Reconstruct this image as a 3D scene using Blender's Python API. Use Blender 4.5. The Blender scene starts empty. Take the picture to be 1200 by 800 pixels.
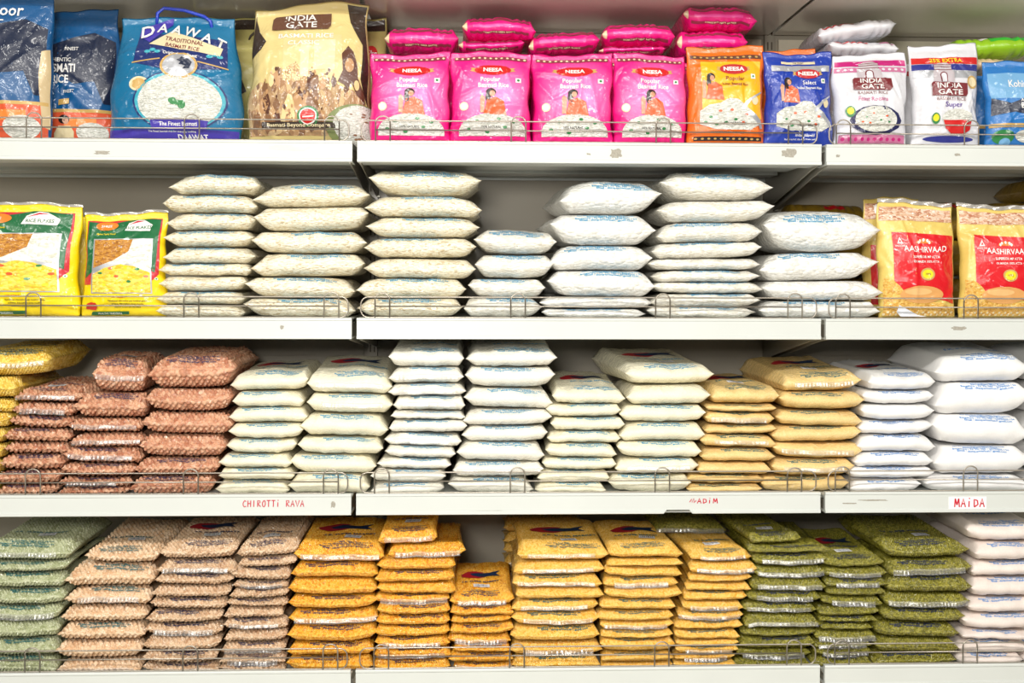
import bpy, bmesh, math, random
import numpy as np
from mathutils import Vector

# ------------------------------------------------------------------ camera, world, lights, exposure
C = bpy.context.scene.collection
scene = bpy.context.scene
YAW, DIST, FPX, EYE = math.radians(2.1), 2.13, 1302.0, 1.45
cam_data = bpy.data.cameras.new('camera')
cam_data.sensor_width = 36.0
cam_data.lens = FPX * 36.0 / 1200.0
cam_data.shift_y = -70.0 / 1200.0
cam = bpy.data.objects.new('camera', cam_data)
C.objects.link(cam)
cam.location = (0, -DIST, EYE)
cam.rotation_mode = 'YXZ'
cam.rotation_euler = (math.radians(90), 0, 0)
from mathutils import Matrix
cam.rotation_mode = 'XYZ'
cam.rotation_euler = (Matrix.Rotation(-YAW, 3, 'Z') @ Matrix.Rotation(math.radians(90), 3, 'X')
                      @ Matrix.Rotation(math.radians(0.17), 3, 'Z')).to_euler('XYZ')
scene.camera = cam

world = bpy.data.worlds.new('shop_air')
scene.world = world
world.use_nodes = True
world.node_tree.nodes['Background'].inputs[0].default_value = (1.0, 0.94, 0.84, 1)
world.node_tree.nodes['Background'].inputs[1].default_value = 0.14

def ceiling_panel(x, y, power, sx=1.2, sy=0.3, z=2.95, aim=None):
    l = bpy.data.lights.new('ceiling_and_fill_light', 'AREA')
    l.shape = 'RECTANGLE'; l.size = sx; l.size_y = sy
    l.energy = power; l.color = (1.0, 0.965, 0.90)
    o = bpy.data.objects.new('ceiling_and_fill_light', l)
    o.location = (x, y, z)
    if aim is not None:
        d = Vector(aim) - Vector((x, y, z))
        o.rotation_euler = d.to_track_quat('-Z', 'Z').to_euler()
    C.objects.link(o)
    return o
for lx in (-1.35, 0.15, 1.65):
    ceiling_panel(lx, -1.9, 15, 1.2, 0.3, 2.6, aim=(lx, -0.1, 1.2))
for lx in (-1.6, 0.0, 1.6):
    ceiling_panel(lx, -2.6, 34, 1.2, 0.3, 2.9)                        # added fill lamps: floor bounce brightens the shelf undersides
flash = ceiling_panel(-0.25, -2.25, 25, 0.42, 0.30, 1.72, aim=(0.0, 0, 1.35))      # the photographer's flash, just above and left of the lens
flash.name = flash.data.name = 'camera_flash_light'

scene.view_settings.view_transform = 'Standard'
scene.view_settings.look = 'None'
scene.view_settings.gamma = 1.0
scene.view_settings.use_curve_mapping = False
scene.view_settings.exposure = -0.06

# ------------------------------------------------------------------ helpers
def lin(r, g, b):
    f = lambda c: (c / 255 / 12.92) if c / 255 <= 0.04045 else ((c / 255 + 0.055) / 1.055) ** 2.4
    return (f(r), f(g), f(b), 1.0)

def new_mat(name):
    m = bpy.data.materials.new(name)
    m.use_nodes = True
    return m, m.node_tree.nodes, m.node_tree.links, m.node_tree.nodes['Principled BSDF']

_mats = {}
def flat(name, rgb, rough=0.5, metal=0.0, coat=0.0, noise=0.0, nscale=60.0):
    """A one-colour surface; noise adds a little procedural mottling of the print or paint."""
    if name in _mats: return _mats[name]
    m, N, L, P = new_mat(name)
    P.inputs['Base Color'].default_value = lin(*rgb)
    P.inputs['Roughness'].default_value = rough
    P.inputs['Metallic'].default_value = metal
    P.inputs['Coat Weight'].default_value = coat
    P.inputs['Coat Roughness'].default_value = 0.12
    t = N.new('ShaderNodeTexCoord'); n = N.new('ShaderNodeTexNoise')
    n.inputs['Scale'].default_value = nscale; n.inputs['Detail'].default_value = 3
    L.new(t.outputs['Object'], n.inputs['Vector'])
    mx = N.new('ShaderNodeMix'); mx.data_type = 'RGBA'
    mx.inputs['A'].default_value = lin(*rgb)
    mx.inputs['B'].default_value = lin(*[max(0, c * (1 - noise)) for c in rgb])
    L.new(n.outputs['Fac'], mx.inputs['Factor']); L.new(mx.outputs['Result'], P.inputs['Base Color'])
    _mats[name] = m
    return m

def grains(name, cols, size, bump=0.6, stretch=(1, 1, 1), film=0.6, rough=0.55, frough=0.11, wrinkle=0.25, rnd=1.0, attr=False):
    """Loose food seen through a clear pouch: Voronoi grains, each with its own colour, under a creased glossy film."""
    if name in _mats: return _mats[name]
    m, N, L, P = new_mat(name)
    t = N.new('ShaderNodeTexCoord'); oi = N.new('ShaderNodeObjectInfo')
    mul = N.new('ShaderNodeVectorMath'); mul.operation = 'MULTIPLY'; mul.inputs[1].default_value = (1 / stretch[0], 1 / stretch[1], 1 / stretch[2])
    L.new(t.outputs['Object'], mul.inputs[0])
    off = N.new('ShaderNodeVectorMath'); off.operation = 'ADD'
    L.new(mul.outputs[0], off.inputs[0])
    rv = N.new('ShaderNodeVectorMath'); rv.operation = 'SCALE'; rv.inputs[0].default_value = (1, 1.7, 0.6)
    L.new(oi.outputs['Random'], rv.inputs['Scale']); L.new(rv.outputs[0], off.inputs[1])
    v = N.new('ShaderNodeTexVoronoi'); v.feature = 'F1'; v.inputs['Scale'].default_value = 1.0 / size
    v.inputs['Randomness'].default_value = rnd
    L.new(off.outputs[0], v.inputs['Vector'])
    sep = N.new('ShaderNodeSeparateColor'); L.new(v.outputs['Color'], sep.inputs['Color'])
    r = N.new('ShaderNodeValToRGB'); r.color_ramp.interpolation = 'LINEAR'
    els = r.color_ramp.elements
    for i, c in enumerate(cols):
        p = i / (len(cols) - 1)
        if i == 0: e = els[0]; e.position = 0
        elif i == len(cols) - 1: e = els[-1]; e.position = 1
        else: e = els.new(p)
        e.color = lin(*c)
    if attr:
        at = N.new('ShaderNodeAttribute'); at.attribute_name = 'grain_tone'
        L.new(at.outputs['Fac'], r.inputs['Fac'])
    else: L.new(sep.outputs['Red'], r.inputs['Fac'])
    L.new(r.outputs['Color'], P.inputs['Base Color'])
    P.inputs['Roughness'].default_value = rough
    P.inputs['Specular IOR Level'].default_value = 0.3
    b = N.new('ShaderNodeBump'); b.invert = True; b.inputs['Strength'].default_value = bump
    b.inputs['Distance'].default_value = size * 0.9
    mr = N.new('ShaderNodeMath'); mr.operation = 'POWER'; mr.inputs[1].default_value = 2.0
    L.new(v.outputs['Distance'], mr.inputs[0])
    L.new(mr.outputs[0], b.inputs['Height']); 
    if not attr: L.new(b.outputs['Normal'], P.inputs['Normal'])
    P.inputs['Coat Weight'].default_value = min(1, film * 1.3)
    P.inputs['Coat Roughness'].default_value = frough
    P.inputs['Coat IOR'].default_value = 1.85
    nz = N.new('ShaderNodeTexNoise'); nz.inputs['Scale'].default_value = 70; nz.inputs['Detail'].default_value = 2.5
    nz.inputs['Distortion'].default_value = 1.2
    L.new(off.outputs[0], nz.inputs['Vector'])
    b2 = N.new('ShaderNodeBump'); b2.inputs['Strength'].default_value = min(1, wrinkle * 1.8); b2.inputs['Distance'].default_value = 0.02
    L.new(nz.outputs['Fac'], b2.inputs['Height']); L.new(b2.outputs['Normal'], P.inputs['Coat Normal'])
    _mats[name] = m
    return m

def film_mat(name='clear_film', alpha=0.12, rgb=(250, 250, 250), gloss=0.3):
    """Thin clear plastic: mostly see-through, a little milky, with a glossy skin."""
    if name in _mats: return _mats[name]
    m, N, L, P = new_mat(name)
    out = N['Material Output']; N.remove(P)
    tr = N.new('ShaderNodeBsdfTransparent'); di = N.new('ShaderNodeBsdfDiffuse'); gl = N.new('ShaderNodeBsdfGlossy')
    di.inputs['Color'].default_value = lin(*rgb); gl.inputs['Roughness'].default_value = 0.22
    m1 = N.new('ShaderNodeMixShader'); m1.inputs[0].default_value = alpha
    L.new(tr.outputs[0], m1.inputs[1]); L.new(di.outputs[0], m1.inputs[2])
    m2 = N.new('ShaderNodeMixShader'); m2.inputs[0].default_value = gloss
    L.new(m1.outputs[0], m2.inputs[1]); L.new(gl.outputs[0], m2.inputs[2]); L.new(m2.outputs[0], out.inputs['Surface'])
    t = N.new('ShaderNodeTexCoord'); n = N.new('ShaderNodeTexNoise'); n.inputs['Scale'].default_value = 60
    L.new(t.outputs['Object'], n.inputs['Vector'])
    b = N.new('ShaderNodeBump'); b.inputs['Strength'].default_value = 0.25; b.inputs['Distance'].default_value = 0.01
    L.new(n.outputs['Fac'], b.inputs['Height']); L.new(b.outputs['Normal'], gl.inputs['Normal'])
    _mats[name] = m
    return m

def link(name, me, mat, parent=None, loc=(0, 0, 0), rot=(0, 0, 0)):
    o = bpy.data.objects.new(name, me)
    C.objects.link(o)
    if mat is not None and me is not None and len(me.materials) == 0: me.materials.append(mat)
    if parent is not None: o.parent = parent
    o.location = loc; o.rotation_euler = rot
    return o

def tag(o, label, cat, group=None):
    o['label'] = label; o['category'] = cat
    if group: o['group'] = group
    return o

def np_mesh(name, V, faces, smooth=True):
    """Fast mesh from arrays; faces is (n,k) int array or list of such arrays."""
    if not isinstance(faces, list): faces = [faces]
    faces = [f for f in faces if len(f)]
    me = bpy.data.meshes.new(name)
    V = np.asarray(V, dtype=np.float32).reshape(-1, 3)
    me.vertices.add(len(V)); me.vertices.foreach_set('co', V.ravel())
    loops = np.concatenate([f.ravel() for f in faces]).astype(np.int32)
    sizes = np.concatenate([np.full(len(f), f.shape[1]) for f in faces]).astype(np.int32)
    starts = np.concatenate([[0], np.cumsum(sizes)[:-1]]).astype(np.int32)
    me.loops.add(len(loops)); me.loops.foreach_set('vertex_index', loops)
    me.polygons.add(len(sizes)); me.polygons.foreach_set('loop_start', starts)
    try: me.polygons.foreach_set('loop_total', sizes)
    except Exception: pass
    if smooth: me.polygons.foreach_set('use_smooth', np.ones(len(sizes), dtype=bool))
    me.update(calc_edges=True); me.validate()
    return me

def bm_obj(name, bm, mat, parent=None, smooth=False, bevel=0.0):
    if bevel > 0:
        bmesh.ops.bevel(bm, geom=list(bm.edges), offset=bevel, segments=2, affect='EDGES', profile=0.5)
    me = bpy.data.meshes.new(name)
    bmesh.ops.recalc_face_normals(bm, faces=list(bm.faces))
    bm.to_mesh(me); bm.free()
    if smooth:
        for p in me.polygons: p.use_smooth = True
    return link(name, me, mat, parent)

def add_box(bm, x0, x1, y0, y1, z0, z1):
    vs = [bm.verts.new((x, y, z)) for x in (x0, x1) for y in (y0, y1) for z in (z0, z1)]
    for f in ((0, 1, 3, 2), (4, 6, 7, 5), (0, 4, 5, 1), (2, 3, 7, 6), (0, 2, 6, 4), (1, 5, 7, 3)):
        bm.faces.new([vs[i] for i in f])

def add_prism(bm, pts, axis, a0, a1):
    """Extrude a 2D outline (list of (p,q)) along axis 'x','y' or 'z' from a0 to a1."""
    def mk(p, q, a):
        return {'x': (a, p, q), 'y': (p, a, q), 'z': (p, q, a)}[axis]
    r0 = [bm.verts.new(mk(p, q, a0)) for p, q in pts]; r1 = [bm.verts.new(mk(p, q, a1)) for p, q in pts]
    n = len(pts)
    bm.faces.new(r0); bm.faces.new(list(reversed(r1)))
    for i in range(n):
        bm.faces.new((r0[i], r1[i], r1[(i + 1) % n], r0[(i + 1) % n]))

def add_tube(bm, pts, r, seg=8, closed=False):
    pts = [Vector(p) for p in pts]; n = len(pts); rings = []
    for i, p in enumerate(pts):
        a = pts[(i - 1) % n] if (closed or i > 0) else p
        b = pts[(i + 1) % n] if (closed or i < n - 1) else p
        d = (b - a).normalized()
        up = Vector((0, 1, 0)) if abs(d.y) < 0.9 else Vector((0, 0, 1))
        s = d.cross(up).normalized(); t = s.cross(d).normalized()
        rings.append([bm.verts.new(p + (s * math.cos(k * 2 * math.pi / seg) + t * math.sin(k * 2 * math.pi / seg)) * r) for k in range(seg)])
    m = n if closed else n - 1
    for i in range(m):
        A, B = rings[i], rings[(i + 1) % n]
        for k in range(seg):
            bm.faces.new((A[k], A[(k + 1) % seg], B[(k + 1) % seg], B[k]))
    if not closed:
        bm.faces.new(list(reversed(rings[0]))); bm.faces.new(rings[-1])

# ------------------------------------------------------------------ materials of the setting
PAINT = flat('white_shelf_enamel', (219, 223, 219), 0.35, coat=0.3, noise=0.04, nscale=9)
PANEL = flat('cream_back_panel_enamel', (178, 170, 154), 0.5, coat=0.2, noise=0.1, nscale=5)
CHROME = flat('bright_steel_wire', (176, 168, 156), 0.3, metal=0.8)
STEEL = flat('grey_bracket_steel', (170, 166, 155), 0.4, metal=0.35)

# ------------------------------------------------------------------ the room
def structure(name, o):
    o.name = name; o['kind'] = 'structure'; return o
bm = bmesh.new(); add_box(bm, -4, 4, -5, 0.6, -0.05, 0)
structure('floor', bm_obj('floor', bm, flat('pale_vinyl_floor', (228, 224, 214), 0.4, noise=0.1, nscale=3)))
bm = bmesh.new(); add_box(bm, -4, 4, 0.52, 0.6, 0, 3.1)
structure('wall_back', bm_obj('wall_back', bm, flat('plain_shop_wall', (200, 196, 186), 0.7, noise=0.05, nscale=4)))

# ------------------------------------------------------------------ the shelving
BAY = 0.9056
JX = [-0.2231 - BAY, -0.2231, 0.6825, 0.6825 + BAY]        # joints between bays
LEVELS = [(2.056, 0), (1.718, 0), (1.380, 0), (1.044, 0.007), (0.708, 0.014)]   # lip top, how far the tray sits below it
LVNAME = ['highest', 'top', 'second', 'third', 'bottom']
BYNAME = ['left', 'middle', 'right']
DEPTH = 0.40

for b in range(3):
    x0, x1 = JX[b], JX[b + 1]
    # back panel: one sheet per bay with a folded rail under the second shelf
    bm = bmesh.new(); add_box(bm, x0 + 0.012, x1 - 0.012, 0.405, 0.42, 0.12, 2.30)
    p = bm_obj('back_panel', bm, PANEL)
    tag(p, f'cream metal back panel closing the {BYNAME[b]} bay behind the bags', 'panel', 'back panels of the shelving')
    bm = bmesh.new(); add_box(bm, x0 + 0.02, x1 - 0.02, 0.392, 0.405, 1.90, 2.006)
    bm_obj('lit_panel_strip', bm, flat('lit_panel_cream', (238, 230, 208), 0.5, noise=0.04), p)  # brighter light on the top-row panel, painted in as a paler strip
    for z0, z1 in ((1.283, 1.338), (0.95, 1.0)):
        bm = bmesh.new(); add_box(bm, x0 + 0.02, x1 - 0.02, 0.396, 0.405, z0, z1)
        bm_obj('stiffening_rail', bm, PANEL, p)
for j, x in enumerate(JX):
    bm = bmesh.new(); add_box(bm, x - 0.011, x + 0.011, 0.395, 0.47, 0, 2.35)
    up = bm_obj('shelving_upright', bm, PANEL)
    nm = ['far left', 'left', 'right', 'far right'][j]
    tag(up, f'slotted steel upright holding the shelves at the {nm} joint', 'upright', 'uprights of the shelving')
    bm = bmesh.new()
    for k in range(60):
        for s in (-0.006, 0.003):
            add_box(bm, x + s, x + s + 0.003, 0.3943, 0.3952, 0.3 + k * 0.033, 0.318 + k * 0.033)
    bm_obj('slot_row', bm, flat('slot_shadow_brown', (96, 88, 76), 0.8), up)

def lip(x0, x1, z, cut=None):
    """Rolled front edge with a stepped price rail; cut = worn notch (xa, xb) in its lower edge."""
    prof = [(0.0, z), (-0.001, z - 0.0015), (-0.001, z - 0.0045), (0.0008, z - 0.0055), (0.0008, z - 0.0330), (-0.0012, z - 0.0345),
            (-0.0016, z - 0.0395), (0.0004, z - 0.0405), (0.010, z - 0.0405), (0.010, z)]
    bm = bmesh.new()
    spans = [(x0, x1)]
    if cut: spans = [(x0, cut[0]), (cut[1], x1)]
    for a, c in spans: add_prism(bm, prof, 'x', a, c)
    if cut:
        prof2 = prof[:4] + [(0.0008, z - 0.0330), (0.010, z - 0.0335), (0.010, z)]
        add_prism(bm, prof2, 'x', cut[0], cut[1])
        for (xa, sg) in ((cut[0], 1), (cut[1], -1)):
            add_prism(bm, [(xa, z - 0.033), (xa, z - 0.0405), (xa + sg * 0.006, z - 0.033)], 'y', 0.0005, 0.010)
    return bm

worn = flat('worn_glue_grey', (196, 190, 176), 0.8, noise=0.35, nscale=300)
def smear(parent, x, z, w, h, seed, mat):
    """A ragged patch of old sticker glue on the price rail."""
    rnd = random.Random(seed); bm = bmesh.new(); n = 18
    pts = []
    for k in range(n):
        a = 2 * math.pi * k / n; q = rnd.uniform(0.65, 1.1)
        ca, sa = math.cos(a), math.sin(a)
        pts.append((x + w / 2 * q * math.copysign(abs(ca) ** 0.6, ca), z + h / 2 * q * math.copysign(abs(sa) ** 0.6, sa)))
    add_prism(bm, pts, 'y', 0.0004, 0.0012)
    return bm_obj('glue_residue', bm, mat, parent)

shelves = {}
for li, (z, sink) in enumerate(LEVELS):
    for b in range(3):
        x0, x1 = JX[b] + 0.004, JX[b + 1] - 0.004
        bm = bmesh.new()
        add_box(bm, x0 + 0.001, x1 - 0.001, 0.010, DEPTH - 0.008, z - sink - 0.003, z - sink)       # deck
        add_box(bm, x0 + 0.001, x1 - 0.001, 0.011, 0.060, z - 0.0400, z - 0.0375)                    # front return flange
        add_box(bm, x0 + 0.001, x1 - 0.001, DEPTH - 0.012, DEPTH - 0.008, z - 0.038, z - sink - 0.003)
        if li == 0: add_box(bm, x0 + 0.001, x1 - 0.001, 0.060, DEPTH - 0.012, z - 0.0400, z - 0.0375)     # closed, smooth underside
        else:
            add_box(bm, x0 + 0.012, x1 - 0.012, 0.12, 0.20, z - 0.034, z - sink - 0.003)           # stiffening channels under the deck
            add_box(bm, x0 + 0.012, x1 - 0.012, 0.27, 0.34, z - 0.034, z - sink - 0.003)
        s = bm_obj('metal_shelf', bm, PAINT if li else flat('glossy_canopy_enamel', (244, 238, 226), 0.22, coat=0.6, noise=0.03, nscale=3))
        tag(s, f'white enamelled steel shelf of the {BYNAME[b]} bay, {LVNAME[li]} level' + (' in view' if li == 1 else (' just above the picture' if li == 0 else '')), 'shelf', 'white steel shelves')
        cut = (0.372, 0.428) if (li == 3 and b == 1) else None
        bm_obj('front_lip', lip(x0 + (0.0008 if b else 0), x1 - 0.0008, z, cut), PAINT, s)
        for side, xb in (((-1, x0 + 0.006), (1, x1 - 0.006)) if li else ()):
            dp = 0.105 if (b == 2 or (b == 1 and side > 0)) else 0.078
            bm = bmesh.new()
            add_prism(bm, [(0.012, z - 0.012 - sink), (0.012, z - 0.042), (0.05, z - 0.046), (DEPTH - 0.01, z - dp), (DEPTH - 0.004, z - dp), (DEPTH - 0.004, z - 0.012 - sink)], 'x', xb - 0.0012, xb + 0.0012)
            add_box(bm, xb - 0.0012 - (0.006 if side > 0 else 0), xb + 0.0012 + (0.006 if side < 0 else 0), 0.38, DEPTH - 0.004, z - dp, z - dp + 0.003)
            bm_obj('bracket', bm, STEEL, s)
        shelves[(li, b)] = s
for (li, b, x, dz, w, h, sd) in ((1, 0, -0.70, .026, .032, .008, 1), (1, 0, -0.35, .014, .08, .012, 2), (1, 1, 0.278, .02, .024, .02, 3), (1, 1, 0.225, .022, .009, .004, 4),
                                 (1, 1, 0.615, .018, .03, .018, 5), (1, 2, 0.71, .022, .008, .006, 6), (1, 2, 0.945, .018, .014, .006, 7), (2, 0, -0.36, .018, .008, .009, 8),
                                 (2, 2, 0.95, .018, .035, .008, 9), (3, 0, -0.262, .02, .01, .012, 10), (3, 2, 0.78, .016, .06, .003, 11), (3, 2, 0.735, .022, .03, .003, 12), (3, 1, 0.03, .034, .07, .003, 13)):
    pale = (li, b) in ((1, 0),) and w > 0.05
    smear(shelves[(li, b)], x, LEVELS[li][0] - dz, w, h, sd, flat('faint_glue', (226, 226, 222), 0.7, noise=0.1) if pale else worn)

# wire guards
def rounded_rect(x0, x1, z0, z1, r, y, n=6):
    P = []
    for cx, cz, a0 in ((x1 - r, z1 - r, 0), (x0 + r, z1 - r, 90), (x0 + r, z0 + r, 180), (x1 - r, z0 + r, 270)):
        for k in range(n + 1):
            a = math.radians(a0 + 90 * k / n); P.append((cx + r * math.cos(a), y, cz + r * math.sin(a)))
    return P
HAIR = [[-1.09, -0.828, -0.532, -0.267], [-0.170, 0.090, 0.370, 0.628], [0.722, 0.975, 1.245, 1.50]]
for li in (1, 2, 3, 4):
    z = LEVELS[li][0] + 0.001
    for b in range(3):
        x0, x1 = JX[b] + 0.012, JX[b + 1] - 0.012
        bm = bmesh.new(); add_tube(bm, rounded_rect(x0, x1, z, z + 0.039, 0.014, 0.006), 0.0014, 8, True)
        g = bm_obj('wire_guard', bm, CHROME, smooth=True)
        tag(g, f'chrome wire guard along the front of the {BYNAME[b]} bay, {LVNAME[li]} shelf', 'wire guard', 'wire guards on the shelf fronts')
        hx = HAIR[b]
        bm = bmesh.new(); add_tube(bm, [(hx[0] - 0.014, 0.0075, z + 0.0215), (hx[-1] + 0.014, 0.0075, z + 0.0215)], 0.0013, 8)
        bm_obj('middle_wire', bm, CHROME, g, True)
        for k, h in enumerate(hx):
            dz = 0.0012 * math.sin(5 * k + 3 * li)
            pts = [(h - 0.014, 0.0045, z - 0.004), (h - 0.014, 0.0045, z + 0.034)] + \
                  [(h + 0.014 * math.cos(math.radians(180 - 18 * q)), 0.0045 - 0.001, z + 0.034 + dz + 0.013 * math.sin(math.radians(18 * q))) for q in range(11)] + \
                  [(h + 0.014, 0.0045, z + 0.034), (h + 0.014, 0.0045, z - 0.004)]
            bm = bmesh.new(); add_tube(bm, pts, 0.0014, 8)
            bm_obj('hairpin_clip', bm, CHROME, g, True)

# hand lettering on the price rails, marker strokes
GLY = {'C': [[(.9, .85), (.5, 1), (.1, .6), (.1, .25), (.4, 0), (.9, .1)]], 'H': [[(.1, 1), (.05, 0)], [(.85, 1), (.8, 0)], [(.05, .5), (.85, .55)]],
       'I': [[(.4, 1), (.35, 0)]], 'i': [[(.4, .7), (.35, 0)], [(.42, .95), (.5, 1.08)]], 'R': [[(.1, 0), (.15, 1), (.7, .95), (.8, .7), (.2, .5), (.9, 0)]],
       'O': [[(.5, 1), (.1, .6), (.2, .1), (.6, 0), (.9, .4), (.8, .9), (.5, 1)]], 'T': [[(0, 1), (1, 1)], [(.5, 1), (.45, 0)]],
       'A': [[(0, 0), (.5, 1), (.9, 0)], [(.15, .4), (.8, .4)]], 'V': [[(0, 1), (.45, 0), (1, 1)]], 'M': [[(-.02, 0), (.12, 1)], [(.12, 1), (.46, .25)], [(.46, .25), (.82, 1)], [(.82, 1), (.95, 0)]],
       'D': [[(.15, 0), (.15, .9), (.8, .75), (.9, .3), (.15, 0)]], 'm': [[(-.55, .25), (-.1, .9), (0, .2), (.45, 1), (.5, .15), (1.0, .55)]]}
def marker(parent, text, x, z, w, h, mat, r=0.0007, slope=0.0):
    bm = bmesh.new(); n = len(text); cw = w / n
    for i, ch in enumerate(text):
        for st in GLY.get(ch, []):
            pts = [(x + (i + p * 0.78) * cw, 0.0006, z + q * h + slope * i * cw) for p, q in st]
            if len(pts) > 3 and ch in 'COD':   # smooth the curved strokes
                q = []
                for k in range(len(pts) - 1):
                    q += [pts[k], tuple((a + b) / 2 for a, b in zip(pts[k], pts[k + 1]))]
                pts = q + [pts[-1]]
            add_tube(bm, pts, r, 6)
    bm.transform(Matrix.Scale(0.35, 4, (0, 1, 0)))
    return bm_obj('hand_lettering', bm, mat, parent)
RED = flat('red_marker_ink', (205, 22, 52), 0.6)
REDF = flat('faded_red_marker_ink', (206, 62, 76), 0.6)
marker(shelves[(3, 0)], 'CHIROTTiI RAVA'.replace('iI', 'i'), -0.433, 1.044 - 0.0235, 0.118, 0.012, REDF, 0.0009)
marker(shelves[(3, 1)], 'mADiM', 0.427, 1.044 - 0.0205, 0.052, 0.0095, RED, 0.0009)
mp = bmesh.new(); add_box(mp, 0.930, 1.005, 0.0005, 0.0011, 1.044 - 0.0345, 1.044 - 0.010)
marker(shelves[(3, 2)], 'MAiDA', 0.942, 1.044 - 0.0300, 0.062, 0.0165, RED, 0.0013)
bm_obj('paper_label', mp, flat('white_paper_label', (244, 244, 246), 0.6), shelves[(3, 2)])

# ------------------------------------------------------------------ pouches
def creases(rng, n, U, V, amp, wid, length, bias=None):
    out = np.zeros_like(U)
    for _ in range(n):
        cu, cv = rng.uniform(-1, 1), rng.uniform(-1, 1)
        if bias == 'ends': cv = math.copysign(1 - abs(rng.normal(0, .25)), cv)
        a = rng.uniform(0, math.pi); w = wid * rng.uniform(.6, 1.4); l = length * rng.uniform(.5, 1.5)
        du, dv = U - cu, V - cv
        par = du * math.cos(a) + dv * math.sin(a); per = -du * math.sin(a) + dv * math.cos(a)
        out += amp * rng.uniform(-.6, 1) * np.exp(-np.abs(per / w) ** 1.5 - (par / l) ** 2)
    return out

def grain_field(X, A, size, seed):
    """Rounded grains packed in a jittered lattice over (X, A). Returns height 0..1 and a tone per grain."""
    rng = np.random.default_rng(seed * 13 + 5)
    M = 64
    jx, jy, tn, rs, el, an = (rng.uniform(-.14, .14, (M, M)), rng.uniform(-.14, .14, (M, M)), rng.uniform(0, 1, (M, M)),
                              rng.uniform(.39, .46, (M, M)), rng.uniform(.88, 1.15, (M, M)), rng.uniform(0, 3.14, (M, M)))
    gx = X / size; gy = A / (size * .92)
    iy0 = np.floor(gy).astype(int); best = np.full(X.shape, -1.0); tone = np.zeros(X.shape)
    for dy in (-1, 0, 1):
        iy = iy0 + dy; sh = (iy % 2) * .5
        ix0 = np.floor(gx - sh).astype(int)
        for dx in (-1, 0, 1):
            ix = ix0 + dx; a, b = ix % M, iy % M
            ddx = (gx - (ix + .5 + sh + jx[a, b])); ddy = (gy - (iy + .5 + jy[a, b])) * .92
            c, s_ = np.cos(an[a, b]), np.sin(an[a, b]); e = el[a, b]
            r2 = ((ddx * c + ddy * s_) / e) ** 2 + ((-ddx * s_ + ddy * c) * e) ** 2
            h = 1 - r2 / rs[a, b] ** 2
            m = h > best
            best = np.where(m, h, best); tone = np.where(m, tn[a, b], tone)
    return np.sqrt(np.clip(best, 0, 1)), tone

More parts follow.
